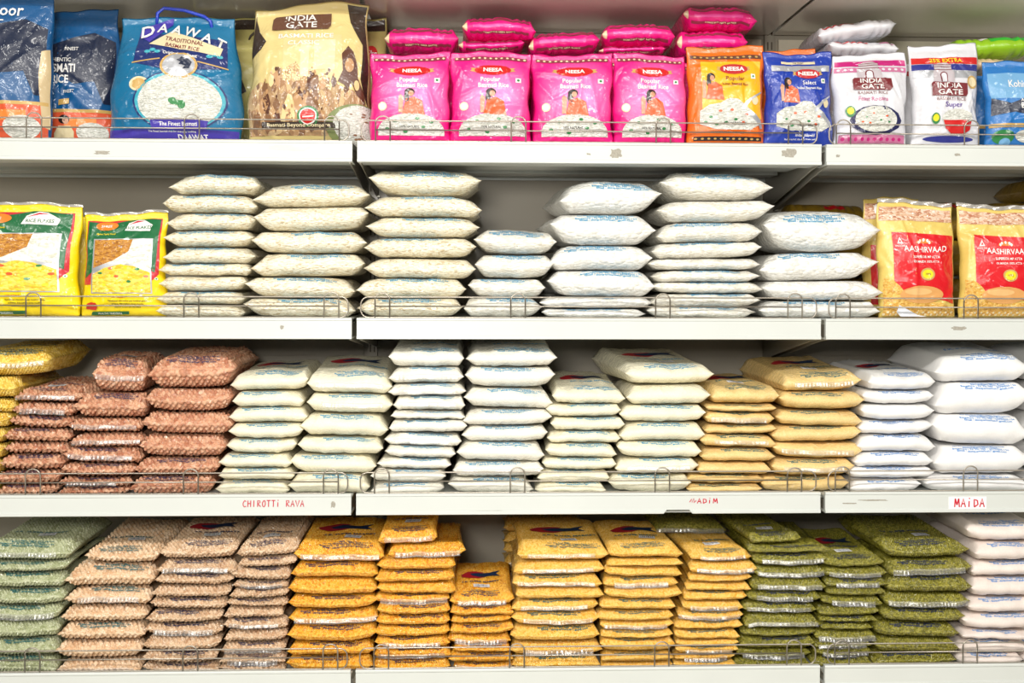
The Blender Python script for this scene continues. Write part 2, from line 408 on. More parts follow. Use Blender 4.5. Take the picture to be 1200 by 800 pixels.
class Pouch:
    """A filled pillow pouch. Local frame: x across, y from 0 (front seam) to L, z from 0 to T.
    Keeps the grid of its upper skin so that lettering and seals can be laid exactly on it."""
    def __init__(self, W, L, T, seed, wedge=0.0, soft=0.5, nu=44, nv=28, front=0.024, taper=0.24, corner=0.06, flute=0.0008, sag=0.0, grain=0.0, grain_depth=0.70, top=False):
        rng = np.random.default_rng(seed)
        self.W, self.L, self.T = W, L, T
        q = np.linspace(0, 1, nv)
        v = -1 + 2 * q ** 1.6                                  # rows packed towards the front
        v = np.where(q < .999, v, 1.0)
        th = np.linspace(-1, 1, nu); u = np.sign(th) * (1 - (1 - np.abs(th)) ** 1.35)
        if grain:                                              # fine enough to carry every grain where it can be seen
            cell = grain / (7.5 if grain > .006 else 5.6)
            nu = int(W / cell) + 1; u = np.linspace(-1, 1, nu)
            reach = L if wedge > 0 else front + 0.012
            tfr = np.linspace(0, 1, int(min(reach, front) * 1.5 / cell)) ** 1.35 * min(reach, front)
            rest = np.arange(min(reach, front) + cell, reach, cell * (1.15 if reach < L else 1.5))
            far = np.linspace(reach, L, 9)[1:] if reach < L else np.array([])
            yy = np.concatenate([tfr, rest, far, [L]]) if reach >= L else np.concatenate([tfr, rest, far])
            v = np.unique(np.round(-1 + 2 * yy / L, 6)); v[-1] = 1.0; nv = len(v)
        U, Vv = np.meshgrid(u, v, indexing='ij')
        wf = front / (L / 2) * 1.0
        hv = np.clip((1 + Vv) / wf, 0, 1); hb = np.clip((1 - Vv) / (wf * 1.3), 0, 1)
        fv = np.sqrt(np.clip(1 - (1 - hv) ** 2, 0, 1)) * np.sqrt(np.clip(1 - (1 - hb) ** 2, 0, 1))
        if soft >= .85: taper *= 1.45
        hl = np.clip((1 + U) / (taper * rng.uniform(.75, 1.25)), 0, 1); hr = np.clip((1 - U) / (taper * rng.uniform(.75, 1.25)), 0, 1)
        ex = rng.uniform(2.0, 2.6) if soft >= .85 else rng.uniform(1.4, 1.9)
        fu = (1 - (1 - hl) ** ex) * (1 - (1 - hr) ** ex)
        fu = fu * (1 - 0.10 * soft * U ** 2)
        if top and soft >= .85: fu = fu * (1 - .16 * U ** 2 - .10 * (Vv * .9) ** 2)
        belly = 1 + soft * 0.10 * (1 - U ** 2)
        Tv = T * (1 + wedge * (Vv + 1) / 2)
        ph = rng.uniform(0, 6, 6); kk = rng.uniform(2, 5, 6)
        und = 0.0010 * (np.sin(kk[0] * U + ph[0]) * np.cos(kk[1] * Vv + ph[1]) + np.sin(kk[2] * 1.7 * U + ph[2] + 2 * Vv))
        fl = flute * np.exp(-((hv - .35) / .4) ** 2) * (np.abs(np.sin(11 * U + ph[3] + 1.5 * np.sin(5 * U + ph[4]))) - .5)
        cr = creases(rng, 18, U, Vv, 0.0022 * (0.6 + soft), 0.045, 0.3, 'ends') + creases(rng, 12, U, -0.8 + .25 * Vv * 0 + (Vv + .8) * 2, 0.0012 * (0.5 + soft), 0.06, 0.35)
        x = U * W / 2 * (1 - corner * (1 - np.abs(Vv) ** 3))
        bulge = 0.010 * (1 - U ** 2) * np.clip(1 - hv, 0, 1)
        edge = 0.0018 * np.sin(3 * U + ph[5]) + 0.0008 * np.sin(13 * U + ph[2])
        y = L / 2 * (1 + Vv) - bulge + edge * (1 - hv) + 0.010
        tp = rng.uniform(-.22, .22, 2)
        mid = Tv / 2 + T * (tp[0] * np.clip(U, 0, 1) ** 3 + tp[1] * np.clip(-U, 0, 1) ** 3) + sag * T * np.abs(U) ** 3 * np.where(U > 0, 1, rng.uniform(-1, 1)) + 0.0006 * np.sin(9 * U + ph[0]) * (1 - hv)
        F = fu * fv
        up = mid + Tv / 2 * F * belly + (und + fl + cr) * np.minimum(1, F * 1.6)
        lo = mid - Tv / 2 * F + (fl * -1 + 0.3 * und + cr[::-1] * -0.5) * np.minimum(1, F * 1.6)
        lo = np.maximum(lo, 0.0) if sag == 0 else lo
        cap = Tv * 0.985
        if not top: up = np.where(up > cap - .002, cap - .002 * np.exp(-(np.maximum(up - cap + .002, 0)) / .002), up)   # pressed flat by the bag above
        self.u, self.v = u, v
        self.top = np.stack([x, y, up], -1); self.bot = np.stack([x, y, lo], -1)
        c = self.top[nu // 2]
        self.arc = np.concatenate([[0], np.cumsum(np.linalg.norm(np.diff(c, axis=0), axis=1))])
        self.nu, self.nv = nu, nv
        du = np.gradient(self.top, axis=0); dv = np.gradient(self.top, axis=1)
        n = np.cross(du, dv); n /= np.maximum(1e-9, np.linalg.norm(n, axis=-1, keepdims=True))
        self.nrm = n
        d2 = np.gradient(self.bot, axis=1); n2 = -np.cross(np.gradient(self.bot, axis=0), d2); self.nrm2 = n2 / np.maximum(1e-9, np.linalg.norm(n2, axis=-1, keepdims=True))
        self.tone = None
        if grain:
            n2 = self.nrm2
            arcs = np.tile(self.arc, (nu, 1)); xs = self.top[..., 0]
            tones = []
            for P, N, sg in ((self.top, n, 1), (self.bot, n2, -1)):
                h, tn = grain_field(xs, arcs * sg, grain, seed)
                w = np.minimum(1, F * 3.0)
                disp = (h - 1.0) * grain * grain_depth * w
                Q = P + N * disp[..., None]
                if sg < 0: Q[..., 2] = np.maximum(Q[..., 2], 0.0)
                tones.append(tn)
                if sg > 0: self.gtop = Q
                else: self.bot = Q
            self.gtop[0], self.gtop[-1], self.gtop[:, 0], self.gtop[:, -1] = self.top[0], self.top[-1], self.top[:, 0], self.top[:, -1]
            self.gtop[..., 2] = np.maximum(self.gtop[..., 2], 0.0004)
            self.tone = tones
    def mesh(self, name):
        nu, nv = self.nu, self.nv
        V = np.concatenate([(self.gtop if self.tone is not None else self.top).reshape(-1, 3), self.bot.reshape(-1, 3)])
        i, j = np.meshgrid(np.arange(nu - 1), np.arange(nv - 1), indexing='ij'); i = i.ravel(); j = j.ravel()
        a = i * nv + j; b = (i + 1) * nv + j
        q1 = np.stack([a, b, b + 1, a + 1], -1); o = nu * nv
        q2 = np.stack([a, a + 1, b + 1, b], -1) + o
        # weld the rims by indexing the border of the lower skin onto the upper one
        idx = np.arange(2 * o); I, J = np.meshgrid(np.arange(nu), np.arange(nv), indexing='ij')
        rim = ((I == 0) | (I == nu - 1) | (J == 0) | (J == nv - 1)).ravel()
        idx[o:][rim] = idx[:o][rim]
        q2 = idx[q2]
        used = np.unique(np.concatenate([q1.ravel(), q2.ravel()])); re = np.zeros(2 * o, int); re[used] = np.arange(len(used))
        me = np_mesh(name, V[used], re[np.concatenate([q1, q2])])
        if self.tone is not None:
            at = me.attributes.new('grain_tone', 'FLOAT', 'POINT')
            tn = np.concatenate([self.tone[0].ravel(), self.tone[1].ravel()])[used].astype(np.float32)
            if len(me.vertices) == len(tn): at.data.foreach_set('value', tn)
        return me
    def lay(self, X, A, off):
        """X across in metres, A arc length from the front seam over the upper skin -> points on the skin."""
        fi = np.interp(np.clip(X / (self.W / 2), -1, 1), self.u, np.arange(self.nu))
        fj = np.interp(np.abs(A), self.arc, np.arange(self.nv))
        up = self._lerp(fi, fj, off)
        if np.all(A >= 0): return up
        return np.where((A < 0)[:, None], self._lerp(fi, fj, off, True), up)      # below the front seam: the under side
    def _lerp(self, fi, fj, off, under=False):
        i = np.clip(fi.astype(int), 0, self.nu - 2); j = np.clip(fj.astype(int), 0, self.nv - 2)
        a = (fi - i)[:, None]; b = (fj - j)[:, None]
        def g(P): return (P[i, j] * (1 - a) + P[i + 1, j] * a) * (1 - b) + (P[i, j + 1] * (1 - a) + P[i + 1, j + 1] * a) * b
        if under: return g(self.bot) + g(self.nrm2) * off
        return g(self.top) + g(self.nrm) * off

_text = {}
def text_geo(s, bold=0.0, res=1, shear=0.0, space=1.0):
    """2D outline fill of a string, unit cap height, centred in x, baseline 0. Returns verts (n,2), faces."""
    k = (s, bold, res, shear, space)
    if k in _text: return _text[k]
    cu = bpy.data.curves.new('lettering', 'FONT'); cu.body = s; cu.size = 1.0 / 0.73; cu.resolution_u = res
    cu.offset = bold; cu.shear = shear; cu.space_character = space; cu.align_x = 'CENTER'
    o = bpy.data.objects.new('lettering', cu); C.objects.link(o)
    bpy.context.view_layer.update()
    me = bpy.data.meshes.new_from_object(o.evaluated_get(bpy.context.evaluated_depsgraph_get()))
    V = np.zeros(len(me.vertices) * 3); me.vertices.foreach_get('co', V); V = V.reshape(-1, 3)[:, :2]
    F = [tuple(p.vertices) for p in me.polygons]
    bpy.data.objects.remove(o); bpy.data.curves.remove(cu); bpy.data.meshes.remove(me)
    tri = []
    for f in F:
        for q in range(1, len(f) - 1): tri.append((f[0], f[q], f[q + 1]))
    _text[k] = (V, np.array(tri, dtype=int).reshape(-1, 3))
    return _text[k]

PRINT_LINES = ['S.K. SUPER MARKET', 'No 86, 2nd Main, Vijaya Bank Layout', 'Bannerghatta Main Road', 'Bangalore - 76  Ph: 080 - 26786555 / 56', 'Email : sksupermarket@gmail.com']
def lettering_mesh(p, lines, off=0.0004):
    """lines: (string, x, arc, height, stretch) laid on the pouch skin."""
    Vs, Fs, n = [], [], 0
    for s, x, a, h, st in lines:
        V, F = text_geo(s, 0.05)
        if len(V) == 0: continue
        P = p.lay(x + V[:, 0] * h * st, a + V[:, 1] * h, off)
        Vs.append(P); Fs.append(F + n); n += len(V)
    return np_mesh('lettering', np.concatenate(Vs), np.concatenate(Fs), False)

def patch_mesh(p, pts, off, cell=0.006):
    """A filled 2D outline in (x, arc) laid on the skin, subdivided so that it follows it."""
    V, F = fill2d(pts, cell)
    return np_mesh('patch', p.lay(V[:, 0], V[:, 1], off), F, True)

def fill2d(pts, cell):
    bm = bmesh.new(); f = bm.faces.new([bm.verts.new((x, y, 0)) for x, y in pts])
    bmesh.ops.triangulate(bm, faces=[f])
    for _ in range(7):
        E = [e for e in bm.edges if e.calc_length() > cell * 1.5]
        if not E: break
        bmesh.ops.subdivide_edges(bm, edges=E, cuts=1)
        bmesh.ops.triangulate(bm, faces=[f for f in bm.faces if len(f.verts) > 3])
    bm.verts.ensure_lookup_table()
    V = np.array([(v.co.x, v.co.y) for v in bm.verts]); bm.verts.index_update()
    F = np.array([[v.index for v in f.verts] for f in bm.faces])
    # keep faces counter-clockwise
    a = V[F[:, 1]] - V[F[:, 0]]; b = V[F[:, 2]] - V[F[:, 0]]
    neg = (a[:, 0] * b[:, 1] - a[:, 1] * b[:, 0]) < 0
    F[neg] = F[neg][:, ::-1]
    bm.free()
    return V, F

def ell(cx, cy, rx, ry, n=24, a0=0, a1=360, tip=None):
    pts = [(cx + rx * math.cos(math.radians(a0 + (a1 - a0) * k / n)), cy + ry * math.sin(math.radians(a0 + (a1 - a0) * k / n))) for k in range(n if a1 - a0 >= 360 else n + 1)]
    return pts

def seal_mesh(p, rng, x0, x1, length, drop=0.55):
    """Crimped clear flap hanging from the front seam."""
    n = 120; m = 5
    X = np.linspace(x0, x1, n); V = []
    base = p._lerp(np.interp(X / (p.W / 2), p.u, np.arange(p.nu)), np.zeros(n), 0.0)
    ph = rng.uniform(0, 6); k1 = 2 * math.pi / rng.uniform(.006, .009)
    for k in range(m):
        t = k / (m - 1)
        R = base.copy()
        flute = (0.0005 * np.sin(X * k1 + ph + 1.5 * np.sin(X * 70 + ph)) + 0.0012 * np.sin(X * 95 + ph * 2)) * (0.35 + 0.65 * t)
        R[:, 1] += -0.0006 - length * math.sin(drop) * t + flute
        R[:, 2] += 0.003 - length * math.cos(drop) * t
        V.append(R)
    V = np.stack(V, 1)
    V[..., 2] = np.maximum(V[..., 2], 0.0006)
    V = np.concatenate([V.reshape(-1, 3), (V + np.array([0, 0.0004, 0])).reshape(-1, 3)])
    i, j = np.meshgrid(np.arange(n - 1), np.arange(m - 1), indexing='ij'); i = i.ravel(); j = j.ravel(); a = i * m + j; b = a + m; o = n * m
    f = [np.stack([a, a + 1, b + 1, b], -1), np.stack([a, b, b + 1, a + 1], -1) + o]
    e = np.arange(n - 1) * m                                    # close the rim all round
    for w in (0, m - 1): f.append(np.stack([e + w, e + w + m, e + w + m + o, e + w + o], -1))
    r = np.arange(m - 1)
    for w in (0, (n - 1) * m): f.append(np.stack([r + w, r + w + 1, r + w + 1 + o, r + w + o], -1))
    return np_mesh('seal', V, np.concatenate(f))

# contents: material, lettering colour, print style, seal chance
def K(mat, ink, content, name, group, seal=0.0, soft=0.5, flute=0.0008, L=0.25, grain=0.0):
    return dict(grain=grain, mat=mat, ink=ink, content=content, name=name, group=group, seal=seal, soft=soft, flute=flute, L=L)
INK_BLUE = flat('blue_print_ink', (38, 150, 196), 0.5)
INK_DARK = flat('navy_print_ink', (34, 52, 96), 0.5)
INK_TEAL = flat('dark_teal_print_ink', (20, 110, 120), 0.5)
INK_RED = flat('red_logo_ink', (190, 24, 44), 0.5)
LOGO_BLUE = flat('dark_blue_logo_ink', (20, 50, 90), 0.5)
STICK = flat('white_sticker_paper', (250, 250, 252), 0.5)
STICKINK = flat('grey_barcode_ink', (120, 124, 140), 0.6)
FILM = film_mat('clear_film', 0.07, gloss=0.07)

POHA = grains('flattened_rice', [(206, 184, 144), (248, 240, 214), (253, 249, 230), (251, 245, 224), (234, 222, 190)], 0.0042, 0.6, (1.5, 1.0, .55), 0.7, wrinkle=0.3)
POHAW = grains('white_flattened_rice', [(226, 220, 204), (246, 243, 232), (252, 250, 243), (236, 232, 218)], 0.0055, 0.5, (1.5, 1.0, .6), 0.8, wrinkle=0.4)
PUFF = grains('pale_thick_rice_flakes', [(230, 228, 220), (246, 245, 240), (251, 251, 248)], 0.0075, 0.45, (1.3, 1.0, .8), 0.8, wrinkle=0.4)
NUT = grains('pink_peanuts', [(182, 116, 86), (212, 154, 120), (230, 182, 148), (196, 134, 102)], 0.0105, attr=True, film=.8, wrinkle=0.5)
RAVA = grains('cream_semolina', [(243, 236, 208), (250, 245, 222)], 0.0012, 0.15, (1, 1, 1), 0.6, wrinkle=0.5)
RAVAW = grains('off_white_semolina', [(240, 236, 222), (248, 245, 234)], 0.0012, 0.15, (1, 1, 1), 0.7, wrinkle=0.6)
TAN = grains('tan_wheat_rava', [(232, 196, 124), (244, 214, 148), (238, 206, 138)], 0.0016, 0.2, (1, 1, 1), 0.6, wrinkle=0.5)
MAIDA = grains('white_flour', [(242, 241, 240), (247, 246, 245)], 0.0015, 0.08, (1, 1, 1), 0.35, frough=.3, wrinkle=0.5)
FLOURP = grains('pinkish_white_flour', [(236, 222, 214), (242, 230, 222)], 0.0015, 0.08, (1, 1, 1), 0.35, frough=.3, wrinkle=0.5)
PEA = grains('dried_green_peas', [(152, 158, 116), (182, 188, 148), (202, 206, 172), (166, 172, 130)], 0.0066, attr=True, film=.7, wrinkle=0.45)
CHANA = grains('large_pale_chickpeas', [(214, 172, 132), (232, 198, 160), (242, 214, 182), (222, 186, 146)], 0.0098, attr=True, film=.7, wrinkle=0.45)
CHANAB = grains('brown_chickpeas', [(196, 156, 120), (220, 186, 150), (232, 204, 172), (208, 172, 136)], 0.0088, attr=True, film=.8, wrinkle=0.5)
TOOR = grains('orange_split_lentils', [(214, 132, 10), (244, 176, 36), (252, 200, 84), (232, 158, 22)], 0.0046, attr=True, film=.8, wrinkle=0.5)
TOORY = grains('yellow_split_lentils', [(226, 166, 44), (246, 196, 84), (254, 214, 120), (236, 182, 62)], 0.0034, attr=True, film=.8, wrinkle=0.5)
CHDAL = grains('golden_split_chickpeas', [(210, 164, 36), (240, 204, 84), (252, 222, 120)], 0.0056, attr=True, film=.8, wrinkle=0.5)
MOONG = grains('green_mung_beans', [(98, 94, 12), (128, 122, 28), (164, 156, 58), (112, 108, 20)], 0.0042, attr=True, film=.85, wrinkle=0.5)

KINDS = {
 'poha': K(POHA, INK_BLUE, 'clear bag of beige rice flakes', 'rice_flakes_bag', 'bags of rice flakes on the second shelf', soft=.9),
 'pohaw': K(POHAW, INK_BLUE, 'clear bag of white rice flakes', 'rice_flakes_bag', 'bags of rice flakes on the second shelf', soft=1.0, flute=.0014),
 'puff': K(PUFF, INK_BLUE, 'plump clear bag of pale rice flakes', 'rice_flakes_bag', 'bags of rice flakes on the second shelf', soft=1.0, flute=.0014),
 'nut': K(NUT, INK_DARK, 'clear bag of pink peanuts', 'peanut_bag', 'bags of peanuts on the third shelf', .3, .7, .0012, grain=0.0108),
 'rava': K(RAVA, INK_BLUE, 'bag of cream semolina', 'semolina_bag', 'bags of semolina on the third shelf', .12, .7, .0012),
 'ravaw': K(RAVAW, INK_BLUE, 'bag of off-white semolina', 'semolina_bag', 'bags of semolina on the third shelf', .15, .7, .0014),
 'tan': K(TAN, INK_TEAL, 'bag of tan wheat flour', 'wheat_flour_bag', 'bags of tan wheat flour on the third shelf', .2, .5, .001),
 'maida': K(MAIDA, flat('pale_blue_print_ink', (92, 150, 214), 0.5), 'bag of white flour', 'flour_bag', 'bags of white flour on the third shelf', 0, .8, .001),
 'flourp': K(FLOURP, flat('pale_blue_print_ink', (92, 150, 214), 0.5), 'bag of pinkish white flour', 'flour_bag', 'bags of pale flour on the bottom shelf', 0, .7, .001),
 'pea': K(PEA, INK_TEAL, 'clear bag of green peas', 'dried_pea_bag', 'bags of dried peas on the bottom shelf', .35, .4, .0008, grain=0.0066),
 'chana': K(CHANA, INK_TEAL, 'clear bag of large pale chickpeas', 'chickpea_bag', 'bags of chickpeas on the bottom shelf', .4, .5, .001, grain=0.01),
 'chanab': K(CHANAB, INK_DARK, 'clear bag of brown chickpeas', 'chickpea_bag', 'bags of chickpeas on the bottom shelf', .4, .5, .001, grain=0.0088),
 'toor': K(TOOR, INK_DARK, 'clear bag of orange lentils', 'lentil_bag', 'bags of split lentils on the bottom shelf', .35, .5, .001, grain=0.0046),
 'toory': K(TOORY, INK_TEAL, 'clear bag of yellow lentils', 'lentil_bag', 'bags of split lentils on the bottom shelf', .35, .5, .001, grain=0.004),
 'chdal': K(CHDAL, INK_TEAL, 'clear bag of golden lentils', 'lentil_bag', 'bags of golden lentils on the third shelf', .3, .6, .001, grain=0.0058),
 'moong': K(MOONG, INK_DARK, 'clear bag of green mung beans', 'mung_bean_bag', 'bags of mung beans on the bottom shelf', .45, .4, .001, grain=0.0044),
}
#  stack: kind, where, wedge of the top bag, has the market logo, has a price sticker, extra
INFO = {
 'A': ('poha', 'in stack beside the yellow packs', .12, 0, 0), 'B': ('poha', 'in second stack from the yellow packs', .15, 0, 0),
 'C': ('poha', 'in third stack from the yellow packs', .15, 0, 0), 'D': ('pohaw', 'in the low four-bag stack', .1, 0, 0),
 'E': ('puff', 'in stack right of the four-bag stack', .05, 0, 0), 'F': ('pohaw', 'in the thin-bag stack at centre right', .1, 0, 0),
 'G': ('puff', 'in stack beside the red-fronted packs', .1, 0, 0),
 'Y0': ('chdal', 'in stack at the left edge', .25, 0, 0), 'P1': ('nut', 'in stack beside the golden lentils', .3, 0, 1),
 'P2': ('nut', 'in the middle peanut stack', .1, 0, 1), 'P3': ('nut', 'in stack beside the semolina', .15, 0, 0),
 'R1': ('rava', 'in stack beside the peanuts', .35, 1, 0), 'R2': ('rava', 'in second stack from the peanuts', .7, 1, 0),
 'W1': ('ravaw', 'in the leaning eleven-bag stack', .6, 0, 0), 'W2': ('ravaw', 'in stack right of the leaning one', .6, 0, 0),
 'W3': ('rava', 'in second stack left of tan flour', .6, 1, 0), 'W4': ('rava', 'in stack touching the tan flour', .7, 1, 1),
 'T1': ('tan', 'in the left tan stack', .3, 1, 1), 'T2': ('tan', 'in the right tan stack', .7, 1, 1),
 'M1': ('maida', 'in narrow stack beside the tan flour', .4, 1, 0), 'M2': ('maida', 'in stack of large bags above the red word', .3, 0, 0),
 'M3': ('maida', 'in stack cut by the right edge', .2, 0, 0),
 'G1': ('pea', 'in the stack at left edge', .3, 0, 1), 'C1': ('chana', 'in stack beside the green peas', .5, 0, 1),
 'C2': ('chanab', 'in the left brown chickpea stack', .3, 1, 1), 'C3': ('chanab', 'in stack beside the orange lentils', .3, 0, 1),
 'D1': ('toor', 'in stack beside the brown chickpeas', .3, 1, 1), 'D2': ('toor', 'in twelve-bag stack left of dark gap', .2, 0, 1),
 'D3': ('toor', 'in the low stack in the dark gap', .3, 1, 1), 'D4': ('toory', 'in tall stack right of the dark gap', .25, 1, 1),
 'D5': ('toory', 'in the middle yellow stack', .25, 1, 1), 'D6': ('toory', 'in thin-bag stack beside mung beans', .25, 0, 1),
 'E1': ('moong', 'in stack beside the yellow lentils', .2, 0, 1), 'E2': ('moong', 'in the middle mung stack', .4, 1, 1),
 'E3': ('moong', 'in stack beside the pale flour', .4, 0, 1), 'M4': ('flourp', 'in stack beside the mung beans', .2, 0, 0),
 'M5': ('flourp', 'lying alone at the lower right corner', .0, 0, 0),
}
ORD = ['top', 'second', 'third', 'fourth', 'fifth', 'sixth', 'seventh', 'eighth', 'ninth', 'tenth', 'eleventh', 'twelfth', 'thirteenth']
DECK = {1: 1.718, 2: 1.380, 3: 1.037, 4: 0.694}

def make_bag(kind, W, T, L, seed, wedge, loc, tilt, yaw, label, top=False, logo=False, sticker=False, printed=True, group=None, top0=False):
    k = KINDS[kind]; rng = np.random.default_rng(seed + 7)
    p = Pouch(W, L, T, seed, wedge, k['soft'], front=min(0.040, 0.014 + T * 0.6), taper=min(.32, 0.07 + T * 3.2), flute=k['flute'],
              nu=52 if W > .1 else 36, nv=30, grain=k['grain'], top=top0)
    o = link(k['name'], p.mesh(k['name']), k['mat'])
    o.location = loc; o.rotation_euler = (0, math.radians(-tilt), math.radians(yaw))
    tag(o, label, 'bag', group or k['group'])
    if printed:
        h = 0.0056 if k['soft'] >= .85 else 0.0052; sx = min(1.0, (W * .62) / (39 * 0.0030)) * 1.0; aq = float(np.interp(-1 + 2 * min(0.040, 0.014 + T * 0.6) / L, p.v, p.arc)); xo = rng.uniform(-.08, .12) * W
        a = aq * .30 + rng.uniform(-.002, .002)
        lines = [(PRINT_LINES[4], xo, a, h, sx), (PRINT_LINES[3], xo, a + .006, h, sx)]
        if T > .022: lines.append((PRINT_LINES[2], xo, a + .012, h, sx))
        if T > .045: lines.append((PRINT_LINES[1], xo, a + .018, h, sx))
        if top:
            lines = [(PRINT_LINES[4 - q], xo, a + .0065 * q + .004, h, sx) for q in range(4)] + [('S.K. SUPER MARKET', xo, a + .085, .010, .9 * W / .17)]
        link('printed_lettering', lettering_mesh(p, lines), k['ink'], o)
    if logo:
        a = T * .58 + .125; c = -.1 * W
        link('printed_logo', patch_mesh(p, [(c + x * W * .5, a + y * .046) for x, y in ((-.5, .2), (-.3, .6), (0, .8), (.3, .7), (.15, .45), (.35, .1), (.1, -.25), (-.2, -.3), (-.45, -.1))], .0005), INK_RED, o)
        link('logo_emblem', patch_mesh(p, [(c + x * W * .5, a + y * .046) for x, y in ((-.2, .3), (.1, .55), (.5, .5), (.85, .75), (.7, .3), (.85, -.1), (.45, .05), (.1, -.05), (-.1, .0))], .0009), LOGO_BLUE, o)
    if sticker:
        cx, ca, r = rng.uniform(-.05, .12) * W, T * .58 + .062 + rng.uniform(-.01, .012), rng.uniform(-.25, .25)
        R = lambda x, y: (cx + x * math.cos(r) - y * math.sin(r), ca + x * math.sin(r) + y * math.cos(r))
        s = link('price_sticker', patch_mesh(p, [R(-.017, -.010), R(.017, -.010), R(.017, .010), R(-.017, .010)], .0010), STICK, o)
        Vs, Fs, n = [], [], 0
        for y0, hh in ((-.0065, .002), (-.0015, .005), (.006, .0018)):
            for q in range(9):
                x0 = -.0135 + q * .003; w = .0011 + .0008 * ((q * 7) % 3)
                P2 = np.array([R(x0, y0), R(x0 + w, y0), R(x0 + w, y0 + hh), R(x0, y0 + hh)])
                Vs.append(p.lay(P2[:, 0], P2[:, 1], .0013)); Fs.append(np.array([[0, 1, 2, 3]]) + n); n += 4
        link('barcode', np_mesh('barcode', np.concatenate(Vs), np.concatenate(Fs), False), STICKINK, s)
    if rng.random() < k['seal']:
        w = rng.uniform(.34, .47) * W; c = rng.uniform(-.03, .03) * W
        link('crimped_seal', seal_mesh(p, rng, c - w, c + w, min(T * .62, rng.uniform(.008, .012)), rng.uniform(.2, .5)), FILM, o)
    return o

FRONT = 0.018
def build_stacks():
    seed = 100
    for key, (sh, bags) in STACKS.items():
        kind, where, wedge, logo, stick = INFO[key]
        n = len(bags)
        for i, (xc, W, z, T, tilt, yaw) in enumerate(bags):
            seed += 1; rng = random.Random(seed)
            top = i == 0
            kn = kind
            pos = 'bottom' if (i == n - 1 and n > 1) else ORD[i]
            if pos in ('top', 'bottom'): lab = f'{pos} {KINDS[kn]["content"]} {where}'
            else: lab = f'{KINDS[kn]["content"]}, {pos} down {where}'
            if n == 1: lab = f'{KINDS[kn]["content"]} {where}'
            L = KINDS[kn]['L'] * rng.uniform(.95, 1.05)
            y = FRONT + rng.uniform(-.002, .006) + (0.004 if top else 0) + max(0, abs(math.sin(math.radians(yaw)))) * W / 2000
            make_bag(kn, W / 1000, T / 1000 - .0008, L, seed, wedge if top else 0, (xc / 1000, y, DECK[sh] + z / 1000 + 0.0003), tilt, yaw, lab,
                     top=top and sh > 2, top0=top, logo=bool(logo and top), sticker=bool(stick and top),
                     printed=(rng.random() < (.62 if kind in ('toor', 'toory', 'chana', 'chanab', 'nut', 'pea', 'moong') else .93)) or top)
